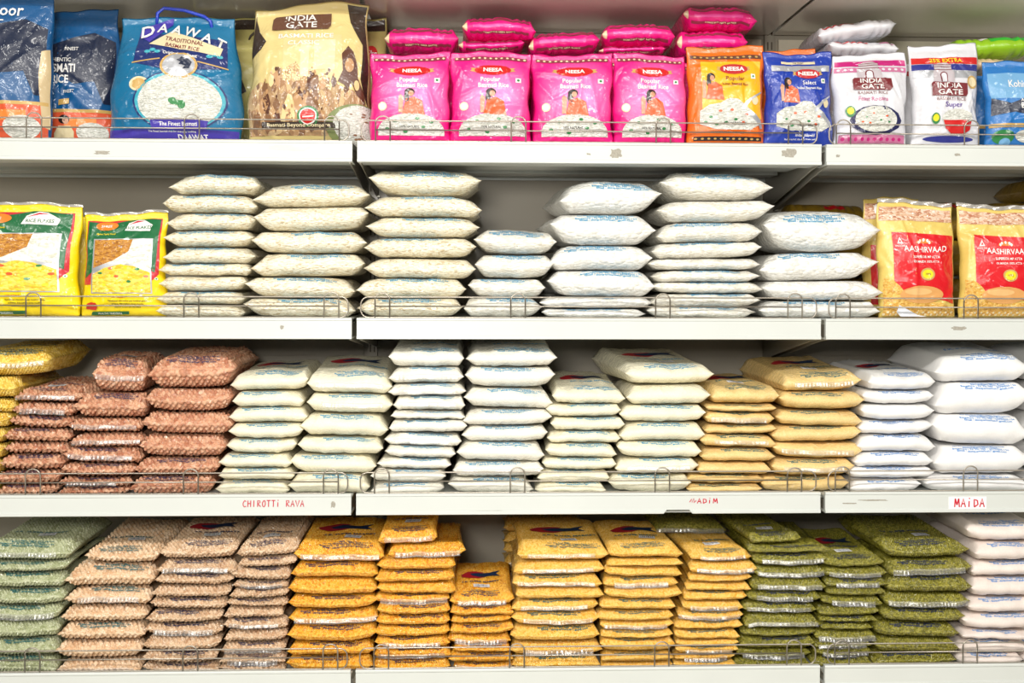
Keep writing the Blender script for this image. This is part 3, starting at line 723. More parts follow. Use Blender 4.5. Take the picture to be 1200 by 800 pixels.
STACKS = {
  'A': (2, [(-495,177,237,40,0.0,0),(-504,182,202,35,0.0,0),(-502,172,168,33,0.0,0),(-507,175,135,33,0.0,0),(-505,179,103,32,0.0,0),(-514,179,80,24,0.0,0),(-517,169,50,29,0.0,0),(-522,172,24,26,0.0,0),(-521,172,0,24,0.0,0)]),
  'B': (2, [(-310,229,213,46,1.1,0),(-309,223,167,47,1.1,0),(-313,224,124,43,0.5,0),(-316,222,79,45,0.0,0),(-331,215,37,41,0.0,0),(-331,217,0,37,0.0,0)]),
  'C': (2, [(-90,221,236,50,0.0,0),(-93,229,196,41,0.0,0),(-94,223,155,40,0.0,0),(-99,220,116,39,0.0,0),(-100,219,76,39,-0.6,0),(-116,215,38,39,0.0,0),(-119,206,0,38,0.0,0)]),
  'D': (2, [(85,164,123,47,-1.2,0),(84,156,77,46,0.0,0),(69,152,39,37,0.0,0),(62,154,0,39,0.0,0)]),
  'E': (2, [(274,206,203,65,-0.9,5),(258,212,142,61,0.0,3),(253,205,93,49,0.0,0),(254,215,41,52,0.0,0),(244,224,18,24,0.0,0),(239,205,0,18,0.0,0)]),
  'F': (2, [(484,230,231,54,0.9,3),(478,234,188,43,0.9,0),(467,211,149,39,0.9,0),(461,219,117,32,0.9,0),(456,224,94,23,0.9,0),(459,216,70,24,0.9,0),(464,221,48,23,0.6,0),(458,218,22,26,0.4,0),(450,216,0,22,0.0,0)]),
  'G': (2, [(691,236,130,79,0.6,0),(685,239,74,56,0.9,0),(690,244,34,40,0.6,0),(685,243,0,34,0.0,0)]),
  'Y0': (3, [(-896,176,228,49,1.8,0),(-926,116,186,42,1.2,0),(-933,115,159,27,0.0,0),(-939,112,129,31,0.0,0),(-947,106,98,31,0.0,0),(-949,105,67,31,0.0,0),(-954,105,36,31,0.0,0),(-959,103,0,36,0.0,0)]),
  'P1': (3, [(-815,127,179,25,-1.2,0),(-820,116,153,25,-1.8,0),(-825,119,128,25,-1.8,0),(-831,127,103,26,-0.6,0),(-835,122,79,24,0.0,0),(-841,124,48,31,0.0,0),(-849,127,21,27,0.0,0),(-852,121,0,21,0.0,0)]),
  'P2': (3, [(-679,103,196,63,-1.8,4),(-694,141,148,48,0.0,0),(-702,139,121,27,0.0,0),(-701,141,91,29,0.0,0),(-708,151,61,31,0.0,0),(-715,139,36,25,0.0,0),(-722,136,17,18,0.0,0),(-725,137,0,17,0.0,0)]),
  'P3': (3, [(-541,171,204,62,0.0,0),(-544,169,159,45,-0.6,0),(-546,176,116,43,-0.6,0),(-556,168,71,45,-0.6,0),(-567,166,37,34,0.0,0),(-575,163,0,37,0.0,0)]),
  'R1': (3, [(-390,151,201,34,0.0,0),(-391,139,169,31,0.0,0),(-392,154,139,31,0.0,0),(-395,144,108,30,0.0,0),(-404,136,79,29,0.0,0),(-415,142,52,27,0.0,0),(-413,146,29,23,0.0,0),(-421,143,0,29,0.0,0)]),
  'R2': (3, [(-235,166,195,38,-0.6,0),(-235,168,156,39,-1.2,0),(-245,172,112,44,-0.6,0),(-252,166,77,34,0.0,0),(-266,168,39,38,0.0,0),(-274,159,0,39,0.0,0)]),
  'W1': (3, [(-87,148,246,34,0.0,0),(-87,148,215,32,0.0,0),(-85,153,192,23,0.6,0),(-81,141,162,30,0.0,0),(-83,146,146,16,-0.5,0),(-83,152,120,26,-1.4,0),(-93,151,93,26,-1.8,0),(-98,138,71,23,-1.8,0),(-110,145,48,23,-1.4,0),(-121,147,23,25,-0.7,0),(-122,143,0,23,0.0,0)]),
  'W2': (3, [(79,180,247,33,0.0,0),(76,177,206,41,-0.6,0),(73,176,166,40,-0.6,0),(71,175,133,32,-0.6,0),(66,169,100,33,-0.6,0),(58,173,63,38,-0.6,0),(54,179,32,31,0.0,0),(39,168,0,32,0.0,0)]),
  'W3': (3, [(230,145,175,30,0.0,0),(220,149,149,26,0.0,0),(228,147,122,27,0.0,0),(221,146,98,24,0.0,0),(215,141,70,28,0.0,0),(212,147,46,24,0.0,0),(201,143,22,24,0.0,0),(195,141,0,22,0.0,0)]),
  'W4': (3, [(394,186,211,36,-0.6,9),(386,168,173,38,0.0,0),(375,172,139,34,0.0,0),(374,171,102,37,0.0,0),(368,168,69,33,0.0,0),(364,166,37,32,0.0,0),(350,164,0,37,0.0,0)]),
  'T1': (3, [(539,138,174,34,-0.6,2),(529,140,159,15,0.0,0),(528,139,134,25,-1.5,0),(529,145,115,19,-0.6,0),(525,152,89,26,-1.2,0),(523,150,61,27,-0.6,0),(516,146,36,25,0.0,0),(502,156,18,18,0.0,0),(497,150,0,18,0.0,0)]),
  'T2': (3, [(695,165,198,34,-0.6,6),(690,172,162,36,-0.6,0),(685,174,130,31,-0.6,0),(679,179,99,32,0.0,0),(682,180,66,32,-0.6,0),(672,166,32,34,0.0,0),(658,176,0,32,0.0,0)]),
  'M1': (3, [(851,138,200,32,0.0,2),(842,144,173,27,0.0,0),(842,149,141,32,0.0,0),(838,150,114,27,0.0,0),(840,159,79,35,0.0,0),(833,161,50,29,0.0,0),(829,172,27,23,-0.6,0),(816,143,0,27,0.0,0)]),
  'M2': (3, [(1014,198,216,54,0.0,0),(1014,201,152,64,0.0,0),(1011,202,91,62,0.0,0),(1012,200,33,57,0.0,0),(1001,215,0,33,0.0,0)]),
  'M3': (3, [(1214,206,216,61,0.0,0),(1216,202,152,63,0.0,0),(1213,200,92,61,0.0,0),(1216,205,33,58,0.0,0),(1211,204,0,33,0.0,0)]),
  'G1': (4, [(-851,174,217,34,-0.6,0),(-851,161,196,21,0.0,0),(-855,153,164,32,0.0,0),(-855,152,131,32,0.0,0),(-859,147,102,29,0.0,0),(-861,144,68,35,0.0,0),(-864,143,35,33,0.0,0),(-865,145,0,35,0.0,0)]),
  'C1': (4, [(-672,141,211,26,-1.2,0),(-692,174,166,45,0.0,0),(-696,166,131,36,0.0,0),(-704,167,98,32,0.0,0),(-708,167,64,34,0.0,0),(-713,166,28,36,0.0,0),(-713,161,0,28,0.0,0)]),
  'C2': (4, [(-525,149,217,31,0.0,0),(-527,155,191,26,-0.6,0),(-532,152,168,24,-0.6,0),(-538,154,146,22,0.0,0),(-543,148,121,25,0.0,0),(-551,148,96,25,0.0,0),(-552,149,70,26,0.0,0),(-556,151,42,28,0.0,0),(-558,143,19,23,0.0,0),(-558,147,0,19,0.0,0)]),
  'C3': (4, [(-392,120,223,27,1.8,0),(-391,113,204,19,1.8,0),(-404,113,177,27,0.0,0),(-405,107,164,12,0.0,0),(-407,115,143,21,0.0,0),(-411,118,128,15,0.0,0),(-418,115,105,23,0.0,0),(-414,124,83,23,0.0,0),(-415,122,58,25,0.0,0),(-419,126,36,22,0.0,0),(-420,128,17,19,0.0,0),(-420,128,0,17,0.0,0)]),
  'D1': (4, [(-254,175,210,33,0.6,0),(-263,170,180,31,0.0,0),(-266,173,146,33,0.0,0),(-267,171,120,26,0.0,0),(-265,175,89,31,0.0,0),(-267,174,56,33,0.0,0),(-270,168,30,26,0.0,0),(-272,168,0,30,0.0,0)]),
  'D2': (4, [(-122,116,243,30,0.0,0),(-84,152,218,25,-0.6,3),(-105,154,195,23,0.0,0),(-108,156,171,24,-0.6,0),(-104,155,149,22,0.0,0),(-114,149,130,19,0.0,0),(-110,143,110,20,0.0,0),(-111,145,89,21,0.0,0),(-112,146,66,23,0.0,0),(-112,147,44,22,0.0,0),(-112,152,22,22,0.0,0),(-114,152,0,22,0.0,0)]),
  'D3': (4, [(23,127,124,23,0.6,0),(23,125,105,19,0.6,0),(21,118,92,14,0.6,0),(23,125,71,20,0.6,0),(18,124,50,21,0.0,0),(23,113,35,15,0.0,0),(21,127,16,19,0.0,0),(26,117,0,16,0.0,0)]),
  'D4': (4, [(181,182,210,28,0.0,0),(173,180,184,26,0.0,0),(169,177,161,23,0.0,0),(174,174,137,24,0.0,0),(165,171,112,25,0.0,0),(166,174,83,29,0.0,0),(165,176,54,30,0.0,0),(168,182,27,26,0.0,0),(167,175,0,27,0.0,0)]),
  'D5': (4, [(344,150,215,23,0.0,2),(341,152,201,13,0.0,0),(338,154,179,22,0.0,0),(333,149,158,21,0.0,0),(338,154,135,22,-0.6,0),(327,151,114,22,-0.6,0),(322,153,94,19,0.0,0),(326,146,75,20,0.0,0),(325,143,61,14,0.0,0),(327,149,32,29,0.0,0),(327,144,13,19,0.0,0),(326,143,0,13,0.0,0)]),
  'D6': (4, [(493,125,208,20,0.0,4),(495,134,184,23,-0.6,0),(490,126,168,16,0.0,0),(486,130,151,17,-0.6,0),(480,126,131,20,0.0,0),(475,121,112,19,0.0,0),(471,130,93,19,-0.6,0),(467,136,76,17,0.0,0),(464,130,57,19,0.0,0),(464,125,45,12,0.0,0),(464,125,31,14,0.0,0),(460,120,14,17,0.0,0),(459,123,0,14,0.0,0)]),
  'E1': (4, [(605,103,240,18,-0.6,6),(626,164,225,15,0.0,0),(628,150,198,27,0.0,0),(626,142,176,22,0.0,0),(624,151,150,26,-0.6,0),(616,149,128,22,0.0,0),(609,149,106,22,0.0,0),(613,152,77,28,0.0,0),(606,151,59,18,0.0,0),(604,151,36,23,0.0,0),(596,148,18,18,0.0,0),(593,151,0,18,0.0,0)]),
  'E2': (4, [(756,125,193,19,0.0,0),(758,131,174,19,-0.6,0),(761,127,157,17,0.0,0),(760,120,138,19,-0.6,0),(751,125,119,19,-1.2,0),(745,122,99,19,0.0,0),(744,117,89,11,0.0,0),(741,104,71,18,0.0,0),(738,122,51,20,0.0,0),(733,115,37,14,0.0,0),(734,117,21,15,0.0,0),(731,120,0,21,0.0,0)]),
  'E3': (4, [(905,177,208,31,-0.6,3),(906,168,177,31,0.0,0),(906,173,143,35,0.0,0),(900,173,112,31,-0.6,0),(894,170,85,27,-1.2,0),(881,170,55,29,-0.6,0),(880,169,27,28,0.0,0),(876,167,0,27,0.0,0)]),
  'M4': (4, [(1058,153,243,36,0.6,0),(1064,140,206,37,0.0,0),(1062,144,174,32,0.0,0),(1061,146,134,39,0.0,0),(1056,148,103,31,0.0,0),(1048,155,70,33,0.0,0),(1042,148,51,19,-1.5,0),(1034,143,25,26,-1.2,0),(1027,134,0,25,0.0,0)]),
  'M5': (4, [(1166,140,0,21,0.0,0)]),
}

# ------------------------------------------------------------------ standing printed packs
def foil(name, rgb, metal=0.0, rough=0.38, coat=0.8, wr=0.5):
    if name in _mats: return _mats[name]
    m, N, L, P = new_mat(name)
    P.inputs['Base Color'].default_value = lin(*rgb)
    P.inputs['Roughness'].default_value = rough; P.inputs['Metallic'].default_value = metal
    P.inputs['Coat Weight'].default_value = coat; P.inputs['Coat Roughness'].default_value = 0.13
    t = N.new('ShaderNodeTexCoord'); n = N.new('ShaderNodeTexNoise'); n.inputs['Scale'].default_value = 26
    n.inputs['Detail'].default_value = 2; n.inputs['Distortion'].default_value = 1.6
    L.new(t.outputs['Object'], n.inputs['Vector'])
    b = N.new('ShaderNodeBump'); b.inputs['Strength'].default_value = wr; b.inputs['Distance'].default_value = 0.024
    L.new(n.outputs['Fac'], b.inputs['Height']); L.new(b.outputs['Normal'], P.inputs['Coat Normal'])
    _mats[name] = m
    return m

class Pack(Pouch):
    """An upright pouch: x across, z up, the printed face towards -y. Local origin under its middle."""
    def __init__(self, W, H, T, seed, nu=64, nv=72, seal=0.055, taper_top=0.5, pinch=0.03, flare=0.0, crease=1.0, square=2.6, wave=0.006, shoulder=0.0, wob=0.0):
        rng = np.random.default_rng(seed)
        u = np.linspace(-1, 1, nu); v = np.linspace(0, 1, nv)
        U, V = np.meshgrid(u, v, indexing='ij')
        g = np.clip(V / .16, 0, 1); g = np.sqrt(np.clip(1 - (1 - g) ** 2, 0, 1)) * .55 + .45 * np.clip(V / .30, 0, 1) ** .6
        s = np.clip((1 - seal - V) / taper_top, 0, 1); s = np.sin(s * math.pi / 2) ** .85
        F = np.clip(1 - np.abs(U) ** square, 0, 1) ** .62
        ph = rng.uniform(0, 6, 8)
        cr = creases(rng, int(28 * crease), U, V * 2 - 1, 0.0040, 0.05, 0.45) + creases(rng, int(14 * crease), U, V * 2 - 1, 0.0022, 0.03, 0.25, 'ends')
        cr += 0.0012 * np.sin(3 * U + ph[0] + 4 * V) * np.cos(5 * V + ph[1])
        env = np.minimum(1, g * s * F * 3)
        x = U * W / 2 * (1 - pinch * np.sin(V * 3.1 + ph[2] * .15) ** 2 + flare * (1 - V) ** 2)
        k_ = np.clip((V - .55) / .40, 0, 1); x = x * (1 - shoulder * k_ * k_ * (3 - 2 * k_)) + wob * (np.sin(6 * V + ph[1]) + .6 * np.sin(13 * V + ph[0] + U)) * np.sign(U) * np.abs(U) ** 3
        x = x + 0.0018 * np.sin(7 * V + ph[3]) * np.sign(U) * np.abs(U) ** 4 + 0.0012 * np.sin(19 * V + ph[4]) * np.abs(U) ** 6
        z = V * H + wave * (V ** 6) * (np.sin(2.2 * U + ph[5])) * .7 + 0.0012 * np.sin(9 * U + ph[6]) * V ** 8
        bend = 0.004 * np.sin(2.5 * U + ph[7]) * np.clip((V - .75) * 4, 0, 1)
        sealzone = (V > 1 - seal)
        crimp = np.where(sealzone, 0.0004 * np.sin((V - (1 - seal)) / seal * 2 * math.pi * 4), 0)
        yf = -T * .5 * g * s * F - cr * env + bend + crimp
        yb = T * .5 * g * s * F + 0.6 * cr[::-1] * env + bend + 0.0006 + crimp
        self.top = np.stack([x, yf, z], -1); self.bot = np.stack([x, yb, z], -1)
        self.bot[..., 2] = np.maximum(self.bot[..., 2], 0)
        self.u, self.v, self.nu, self.nv, self.W, self.H = u, v, nu, nv, W, H
        self.tone = None
        du = np.gradient(self.top, axis=0); dv = np.gradient(self.top, axis=1)
        n = np.cross(du, dv); n /= np.maximum(1e-9, np.linalg.norm(n, axis=-1, keepdims=True)); self.nrm = n
    def lay(self, X, Z, off):
        fi = np.interp(np.clip(X, -1, 1), self.u, np.arange(self.nu)); fj = np.interp(np.clip(Z, 0, 1), self.v, np.arange(self.nv))
        return self._lerp(fi, fj, off)

def art(p, parent, items):
    """Printed design laid on the face. Coordinates: x -1..1 across, z 0..1 up."""
    for it in items:
        kind, name, mat, layer = it[:4]
        off = 0.0004 + 0.0005 * layer
        if kind == 't':
            s, cx, cz, h, st = it[4:9]; o = it[9] if len(it) > 9 else {}
            V, F = text_geo(s, o.get('bold', 0.02), 2, 0.0, o.get('space', 1.0))
            if len(V) == 0: continue
            X = V[:, 0] * h * p.H * st; Z = V[:, 1] * h * p.H
            if 'bend' in o: Z = Z - o['bend'] * X ** 2 / p.W
            r = math.radians(o.get('rot', 0)); X, Z = X * math.cos(r) - Z * math.sin(r), X * math.sin(r) + Z * math.cos(r)
            me = np_mesh(name, p.lay(cx + X / (p.W / 2), cz + Z / p.H, off), F, False)
        else:
            pts = it[4] if kind == 'p' else ell(*it[4:])
            V, F = fill2d([(x * p.W / 2, z * p.H) for x, z in pts], 0.0042 if p.W > .12 else 0.004)
            me = np_mesh(name, p.lay(V[:, 0] / (p.W / 2), V[:, 1] / p.H, off), F, True)
        link(name, me, mat, parent)

def rect(x0, x1, z0, z1, sk=0.0): return [(x0, z0), (x1, z0 + sk), (x1, z1 + sk), (x0, z1)]
WHITE = foil('white_print', (246, 244, 240)); BLACK = foil('black_print', (26, 22, 28)); GOLD = foil('gold_print', (206, 168, 96))
RICE = grains('cooked_rice_print', [(196, 198, 188), (226, 226, 218), (244, 244, 238)], 0.0032, 0.7, (1.8, 1, .7), 0.5, wrinkle=0.4)
GREENP = foil('green_print', (40, 130, 66)); REDP = foil('red_print', (212, 30, 30)); SKIN = foil('skin_tone_print', (206, 150, 118))
SARI = foil('orange_sari_print', (236, 96, 40)); HAIR_ = foil('dark_hair_print', (40, 26, 24)); MAROON = foil('maroon_print', (122, 34, 42))
CREAMP = foil('cream_print', (236, 220, 178)); SILVER = foil('silver_print', (198, 200, 206), 0.5); NAVY = foil('navy_print', (32, 34, 84))
LAV = foil('pale_lavender_print', (200, 190, 196)); BROWN = foil('brown_print', (98, 60, 44)); TANP = foil('tan_print', (196, 150, 104)); SEPIA = foil('sepia_print', (138, 98, 66))

def pack(name, label, group, x, y, W, H, T, seed, base, items, shelf, lean=2, yaw=0, roll=0, z=0.0, **kw):
    p = Pack(W, H, T, seed, **kw)
    o = link(name, p.mesh(name), base)
    o.location = (x, y, DECK[shelf] + z + 0.0008); o.rotation_euler = (math.radians(-lean), math.radians(roll), math.radians(yaw))
    tag(o, label, 'rice pack' if 'rice' in name else 'flour pack', group)
    art(p, o, items)
    return o, p

def woman(cx, cz, s, k=1.0):
    return [('e', 'printed_woman_hair', HAIR_, 2, cx, cz + .075 * s, .11 * s * k, .045 * s), ('e', 'printed_woman_hair', HAIR_, 2, cx - .06 * s * k, cz + .02 * s, .06 * s * k, .06 * s),
            ('e', 'printed_woman_face', SKIN, 3, cx + .03 * s * k, cz + .06 * s, .06 * s * k, .032 * s),
            ('p', 'printed_sari', SARI, 2, [(cx - .16 * s * k, cz - .16 * s), (cx + .34 * s * k, cz - .17 * s), (cx + .28 * s * k, cz - .02 * s), (cx + .1 * s * k, cz + .025 * s), (cx - .08 * s * k, cz)]),
            ('p', 'printed_arm', SKIN, 3, [(cx - .24 * s * k, cz - .15 * s), (cx - .15 * s * k, cz - .15 * s), (cx - .13 * s * k, cz + .02 * s), (cx - .2 * s * k, cz + .05 * s), (cx - .24 * s * k, cz + .02 * s)])]
def lens_logo(cx, cz, w, h, red, word='NEESA', th=.042):
    rib = [(cx - w * 1.25, cz - h * .1), (cx - w * .8, cz - h * .5), (cx + w * .8, cz - h * .5), (cx + w * 1.25, cz - h * .1), (cx + w * 1.12, cz + h * .2), (cx + w * 1.22, cz + h * .55), (cx + w * .7, cz + h * .35),
           (cx - w * .7, cz + h * .35), (cx - w * 1.22, cz + h * .55), (cx - w * 1.12, cz + h * .2)]
    return [('p', 'logo_ribbon', GOLD, 1, rib), ('e', 'logo_shape', red, 2, cx, cz, w, h), ('t', 'brand_lettering', WHITE, 3, word, cx, cz - th * .45, th, 1.25, {'bold': .05})]

PINK = foil('hot_pink_foil', (240, 14, 132))
def pink_gradient():
    """The pack's own printed design: magenta fading to light pink in the middle of the face."""
    m = foil('pink_graduated_print', (240, 14, 132)); N, L = m.node_tree.nodes, m.node_tree.links; P = N['Principled BSDF']
    t = N.new('ShaderNodeTexCoord'); d = N.new('ShaderNodeVectorMath'); d.operation = 'DISTANCE'; d.inputs[1].default_value = (0.01, -0.02, 0.095)
    L.new(t.outputs['Object'], d.inputs[0]); r = N.new('ShaderNodeValToRGB'); e = r.color_ramp.elements
    e[0].position = 0.02; e[0].color = lin(250, 130, 200); e[1].position = 0.085; e[1].color = lin(240, 14, 132)
    L.new(d.outputs['Value'], r.inputs['Fac']); L.new(r.outputs['Color'], P.inputs['Base Color'])
    return m
PINKG = pink_gradient()
PBAND = foil('maroon_pattern_print', (140, 52, 70)); PINKC = foil('crinkled_pink_foil', (240, 14, 132), wr=1.0); PINKL = foil('light_pink_foil', (246, 70, 165))
def pink_items(full=True):
    I = [('p', 'pattern_band', PBAND, 1, rect(-.9, .9, .905, .945))]
    I += [('e', 'band_ornament', CREAMP, 2, -.84 + .14 * k, .925, .035, .010, 8) for k in range(13)]
    if not full: return I
    I += lens_logo(.05, .79, .46, .055, REDP)
    I += [('t', 'variety_lettering', WHITE, 1, 'Popular', -.02, .665, .050, 1.0, {'bold': .03}), ('t', 'variety_lettering', WHITE, 1, 'Basmati Rice', .06, .600, .050, .95, {'bold': .03})]
    I += woman(.0, .47, 1.0, 1.15)
    I += [('e', 'gold_seal', CREAMP, 2, -.68, .39, .11, .048), ('e', 'gold_seal_centre', WHITE, 3, -.68, .39, .08, .034),
          ('p', 'veg_mark', WHITE, 2, rect(.62, .76, .655, .705)), ('e', 'veg_dot', GREENP, 3, .69, .68, .035, .013, 10),
          ('p', 'rice_mound_print', RICE, 2, [(-.78, .08)] + ell(.04, .13, .82, .185, 22, 180, 0)[0:] + [(.86, .08)]),
          ('t', 'weight_lettering', BLACK, 3, '100% NATURAL', .0, .16, .026, .9)]
    I += [('e', 'herb_leaf', GREENP, 4, a, b, .055, .014, 10) for a, b in ((-.35, .23), (.2, .26), (-.1, .12), (.35, .17), (.55, .22), (-.55, .15))]
    return I

pk = 'pink basmati rice packs standing on the top shelf'
for i, (x, W, H, where, yaw, sd) in enumerate(((-.121, .157, .180, 'beside the big beige sack', 0, 11), (.037, .158, .182, 'second from the left of four', 1, 12),
                                             (.198, .159, .181, 'third from the left of four', -1, 13), (.351, .146, .182, 'beside the orange pack', 0, 14))):
    pack('rice_pack', f'hot pink basmati rice pack standing in front row, {where}', pk, x, .052, W * .99, H, .046, sd, PINKG, pink_items(), 1, 3, yaw, square=4, pinch=.015, crease=1.2)
k = 0
for c, x in enumerate((-.103, .045, .193, .341, .489)):
    for y in (.125, .205):
        k += 1
        pack('rice_pack', f'hot pink basmati rice pack in {"second" if y < .2 else "rearmost"} row, {"behind the " + ("first", "second", "third", "fourth", "orange")[c] + " front pack"}', 'pink rice packs of the back rows', x, y, .148, .180 + .004 * (k % 3), .05, 60 + k, PINK, pink_items(False), 1, 0, 0, square=4)

def lying_pack(label, x, y, z, W, L, T, seed, mat, bands, name='rice_pack', group=None, tilt=0, yaw=0, shelf=1, text=None, ink=None, soft=.8, wedge=0.0):
    p = Pouch(W, L, T, seed, wedge, soft, nu=60, nv=40, front=min(.05, .02 + T * .5), taper=.16, flute=.0042, corner=.02)
    o = link(name, p.mesh(name), mat); o.location = (x, y, DECK[shelf] + z); o.rotation_euler = (0, math.radians(-tilt), math.radians(yaw))
    tag(o, label, 'rice pack' if name.startswith('rice') else 'flour pack', group)
    for nm, m, pts in bands: link(nm, patch_mesh(p, [(a * W / 2, b) for a, b in pts], .0005, .004), m, o)
    if text: link('brand_lettering', lettering_mesh(p, text, .0009), ink, o)
    return o
def pink_lying(where, x, z, W, T, seed, tilt=0, y=.10, yaw=0):
    q = T * .62
    bands = [('pattern_band', PBAND, rect(-.78, .82, q * .40, q * .40 + .008)), ('pattern_band', PBAND, rect(-.78, .80, -q * .42 - .008, -q * .42)), ('beige_end', CREAMP, rect(-.985, -.86, -q * .5, q * .5)), ('pale_strip', PINKL, rect(-.7, .6, -q * .1, q * .12))]  # last band: paler pink strip along the front of the pouch
    o = lying_pack(f'hot pink rice pack lying flat {where}', x, y, z, W, .17, T, seed, PINKC, bands, group='pink rice packs lying on the back rows', tilt=tilt, yaw=yaw,
                   text=[('BASMATI RICE  NEESA  BASMATI', 0, -q * .42 - .0048, .0036, .9)], ink=CREAMP)
    return o
pink_lying('above the leftmost pink pack', -.102, .194, .150, .052, 201, -1)
pink_lying('under another, above second pink pack', .040, .194, .134, .026, 202, 2)
pink_lying('topmost above the second pink pack', .055, .2225, .150, .046, 203, 1)
pink_lying('above the third pink pack', .187, .194, .146, .046, 204, 1)
pink_lying('thin, under another, above the fourth', .325, .194, .138, .016, 205, 1)
pink_lying('on a thin one, left of tall pile', .338, .2125, .150, .046, 206, 1)
pink_lying('under the topmost, behind orange pack', .488, .194, .146, .052, 207, -1)
pink_lying('highest of all, tilted, behind orange pack', .504, .247, .152, .048, 208, 1)

# orange and blue packs of the same maker
ORANGE = foil('orange_foil', (240, 112, 14)); YEL = foil('amber_print', (250, 186, 20)); BLUE = foil('royal_blue_foil', (20, 58, 168)); LOGOR = foil('brick_red_print', (196, 44, 50))
def bowl_items(panel, word, ink, dx=0.0):
    I = [('p', 'face_panel', panel, 0, rect(-.66, .9, .26, .84))] if panel else []
    I += lens_logo(.18 + dx, .755, .36, .055, LOGOR)
    I += [('t', 'variety_lettering', ink, 2, word, .2 + dx, .635, .045, 1.0, {'bold': .012}), ('t', 'variety_lettering', ink, 2, 'Indian Basmati Rice', .2 + dx, .585, .026, .95)]
    I += woman(-.42 + dx, .60, .95, 1.0)
    I += [('p', 'rice_mound_print', RICE, 2, [(-.72, .20), (-.72, .33), (-.5, .39), (-.2, .41), (.05, .46), (.28, .45), (.5, .38), (.74, .30), (.82, .20), (.6, .15), (-.3, .15)]),
          ('p', 'bowl_rim_print', SILVER, 3, [(.42, .31), (.62, .34), (.86, .25), (.9, .17), (.84, .16), (.78, .22), (.6, .29)]),
          ('p', 'spoon_print', SILVER, 3, [(.36, .36), (.44, .345), (.62, .44), (.9, .52), (.9, .535), (.6, .465), (.4, .40)]),
          ('e', 'gold_seal', CREAMP, 2, .72, .44, .09, .045), ('p', 'veg_mark', WHITE, 2, rect(.62, .74, .655, .705)), ('e', 'veg_dot', GREENP, 3, .68, .68, .03, .012, 10)]
    I += [('e', 'vegetable_print', SARI if (i % 2) else GREENP, 4, a, b, .05, .012, 9) for i, (a, b) in enumerate(((-.45, .27), (-.2, .33), (-.3, .2), (.1, .34), (.2, .25), (.4, .22), (-.05, .22), (.5, .3), (-.58, .22)))]
    I += [('t', 'weight_lettering', BLACK, 5, 'INDIAN BASMATI', .18, .20, .026, .85)]
    return I
it = [('p', 'pattern_band', BROWN, 1, rect(-.92, .92, .865, .905)), ('p', 'pattern_band', BLACK, 1, rect(-.85, .9, .045, .085)), ('t', 'small_lettering', BLACK, 1, 'MARKETED BY K.K. RICE MILLS', 0, .115, .018, 1.0)]
it += [('e', 'band_ornament', GOLD, 2, -.8 + .16 * k, .065, .04, .009, 8) for k in range(11)] + [('e', 'band_ornament', GOLD, 2, -.8 + .16 * k, .885, .04, .009, 8) for k in range(11)]
pack('rice_pack', 'orange and amber basmati rice pack with a rice bowl, front row', None, .502, .052, .154, .200, .05, 21, ORANGE, it + bowl_items(YEL, 'Popular', MAROON), 1, 3, 0, square=3.6)
pack('rice_pack', 'orange rice pack mostly hidden behind the royal blue one', None, .638, .13, .14, .208, .05, 22, ORANGE, [('p', 'pattern_band', BROWN, 1, rect(-.9, .9, .90, .935))], 1, 0, 0)
it = [('p', 'silver_band', SILVER, 1, rect(-.8, .9, .755 + .03, .84 + .01)), ('p', 'cream_label', CREAMP, 1, rect(-.5, .5, .87, .90)), ('t', 'small_lettering', NAVY, 2, 'THE FINEST', 0, .877, .016, 1.1),
      ('t', 'small_lettering', WHITE, 1, 'Indian Basmati', .1, .095, .026, 1), ('t', 'small_lettering', WHITE, 1, 'Packed by K.K. Rice Mills Private Limited', .0, .06, .016, .95)]
its = bowl_items(None, 'Select', WHITE, .05); 
its = [tuple(list(q[:6]) + [q[6] - .06] + list(q[7:])) if (q[0] == 't' and q[6] > .5) else q for q in its]
pack('rice_pack', 'royal blue basmati rice pack with silver band, front row', None, .648, .054, .138, .190, .05, 23, BLUE, it + bowl_items(None, 'Select', WHITE, .05), 1, 3, 2, square=3.4, crease=1.5)

# white packs with the gateway drawing
PW = foil('pearl_white_foil', (226, 226, 232)); MAG = foil('magenta_print', (196, 24, 120)); ROSE = foil('rose_pattern_print', (206, 120, 160)); RBLUE = foil('deep_blue_print', (40, 48, 140))
YELT = foil('bright_yellow_print', (252, 226, 30)); GATE = foil('gate_drawing_print', (160, 130, 130)); PURP = foil('violet_print', (92, 60, 150))
def gate(cx, cz, s):
    out = [('p', 'gateway_drawing', LAV, 2, [(cx - .26 * s, cz), (cx - .26 * s, cz + .085 * s), (cx - .21 * s, cz + .10 * s), (cx - .21 * s, cz + .145 * s), (cx - .1 * s, cz + .165 * s), (cx + .1 * s, cz + .165 * s),
           (cx + .21 * s, cz + .145 * s), (cx + .21 * s, cz + .10 * s), (cx + .26 * s, cz + .085 * s), (cx + .26 * s, cz)]),
           ('p', 'gateway_arch', MAROON, 3, [(cx - .09 * s, cz + .005)] + ell(cx, cz + .06 * s, .09 * s, .03 * s, 10, 180, 0) + [(cx + .09 * s, cz + .005)]),
           ('p', 'gateway_opening', PW, 4, [(cx - .065 * s, cz + .005)] + ell(cx, cz + .058 * s, .065 * s, .022 * s, 10, 180, 0) + [(cx + .065 * s, cz + .005)])]
    out += [('p', 'gateway_cornice', MAROON, 3, rect(cx - .22 * s, cx + .22 * s, cz + a * s, cz + (a + .005) * s)) for a in (.103, .128, .146)]
    return out
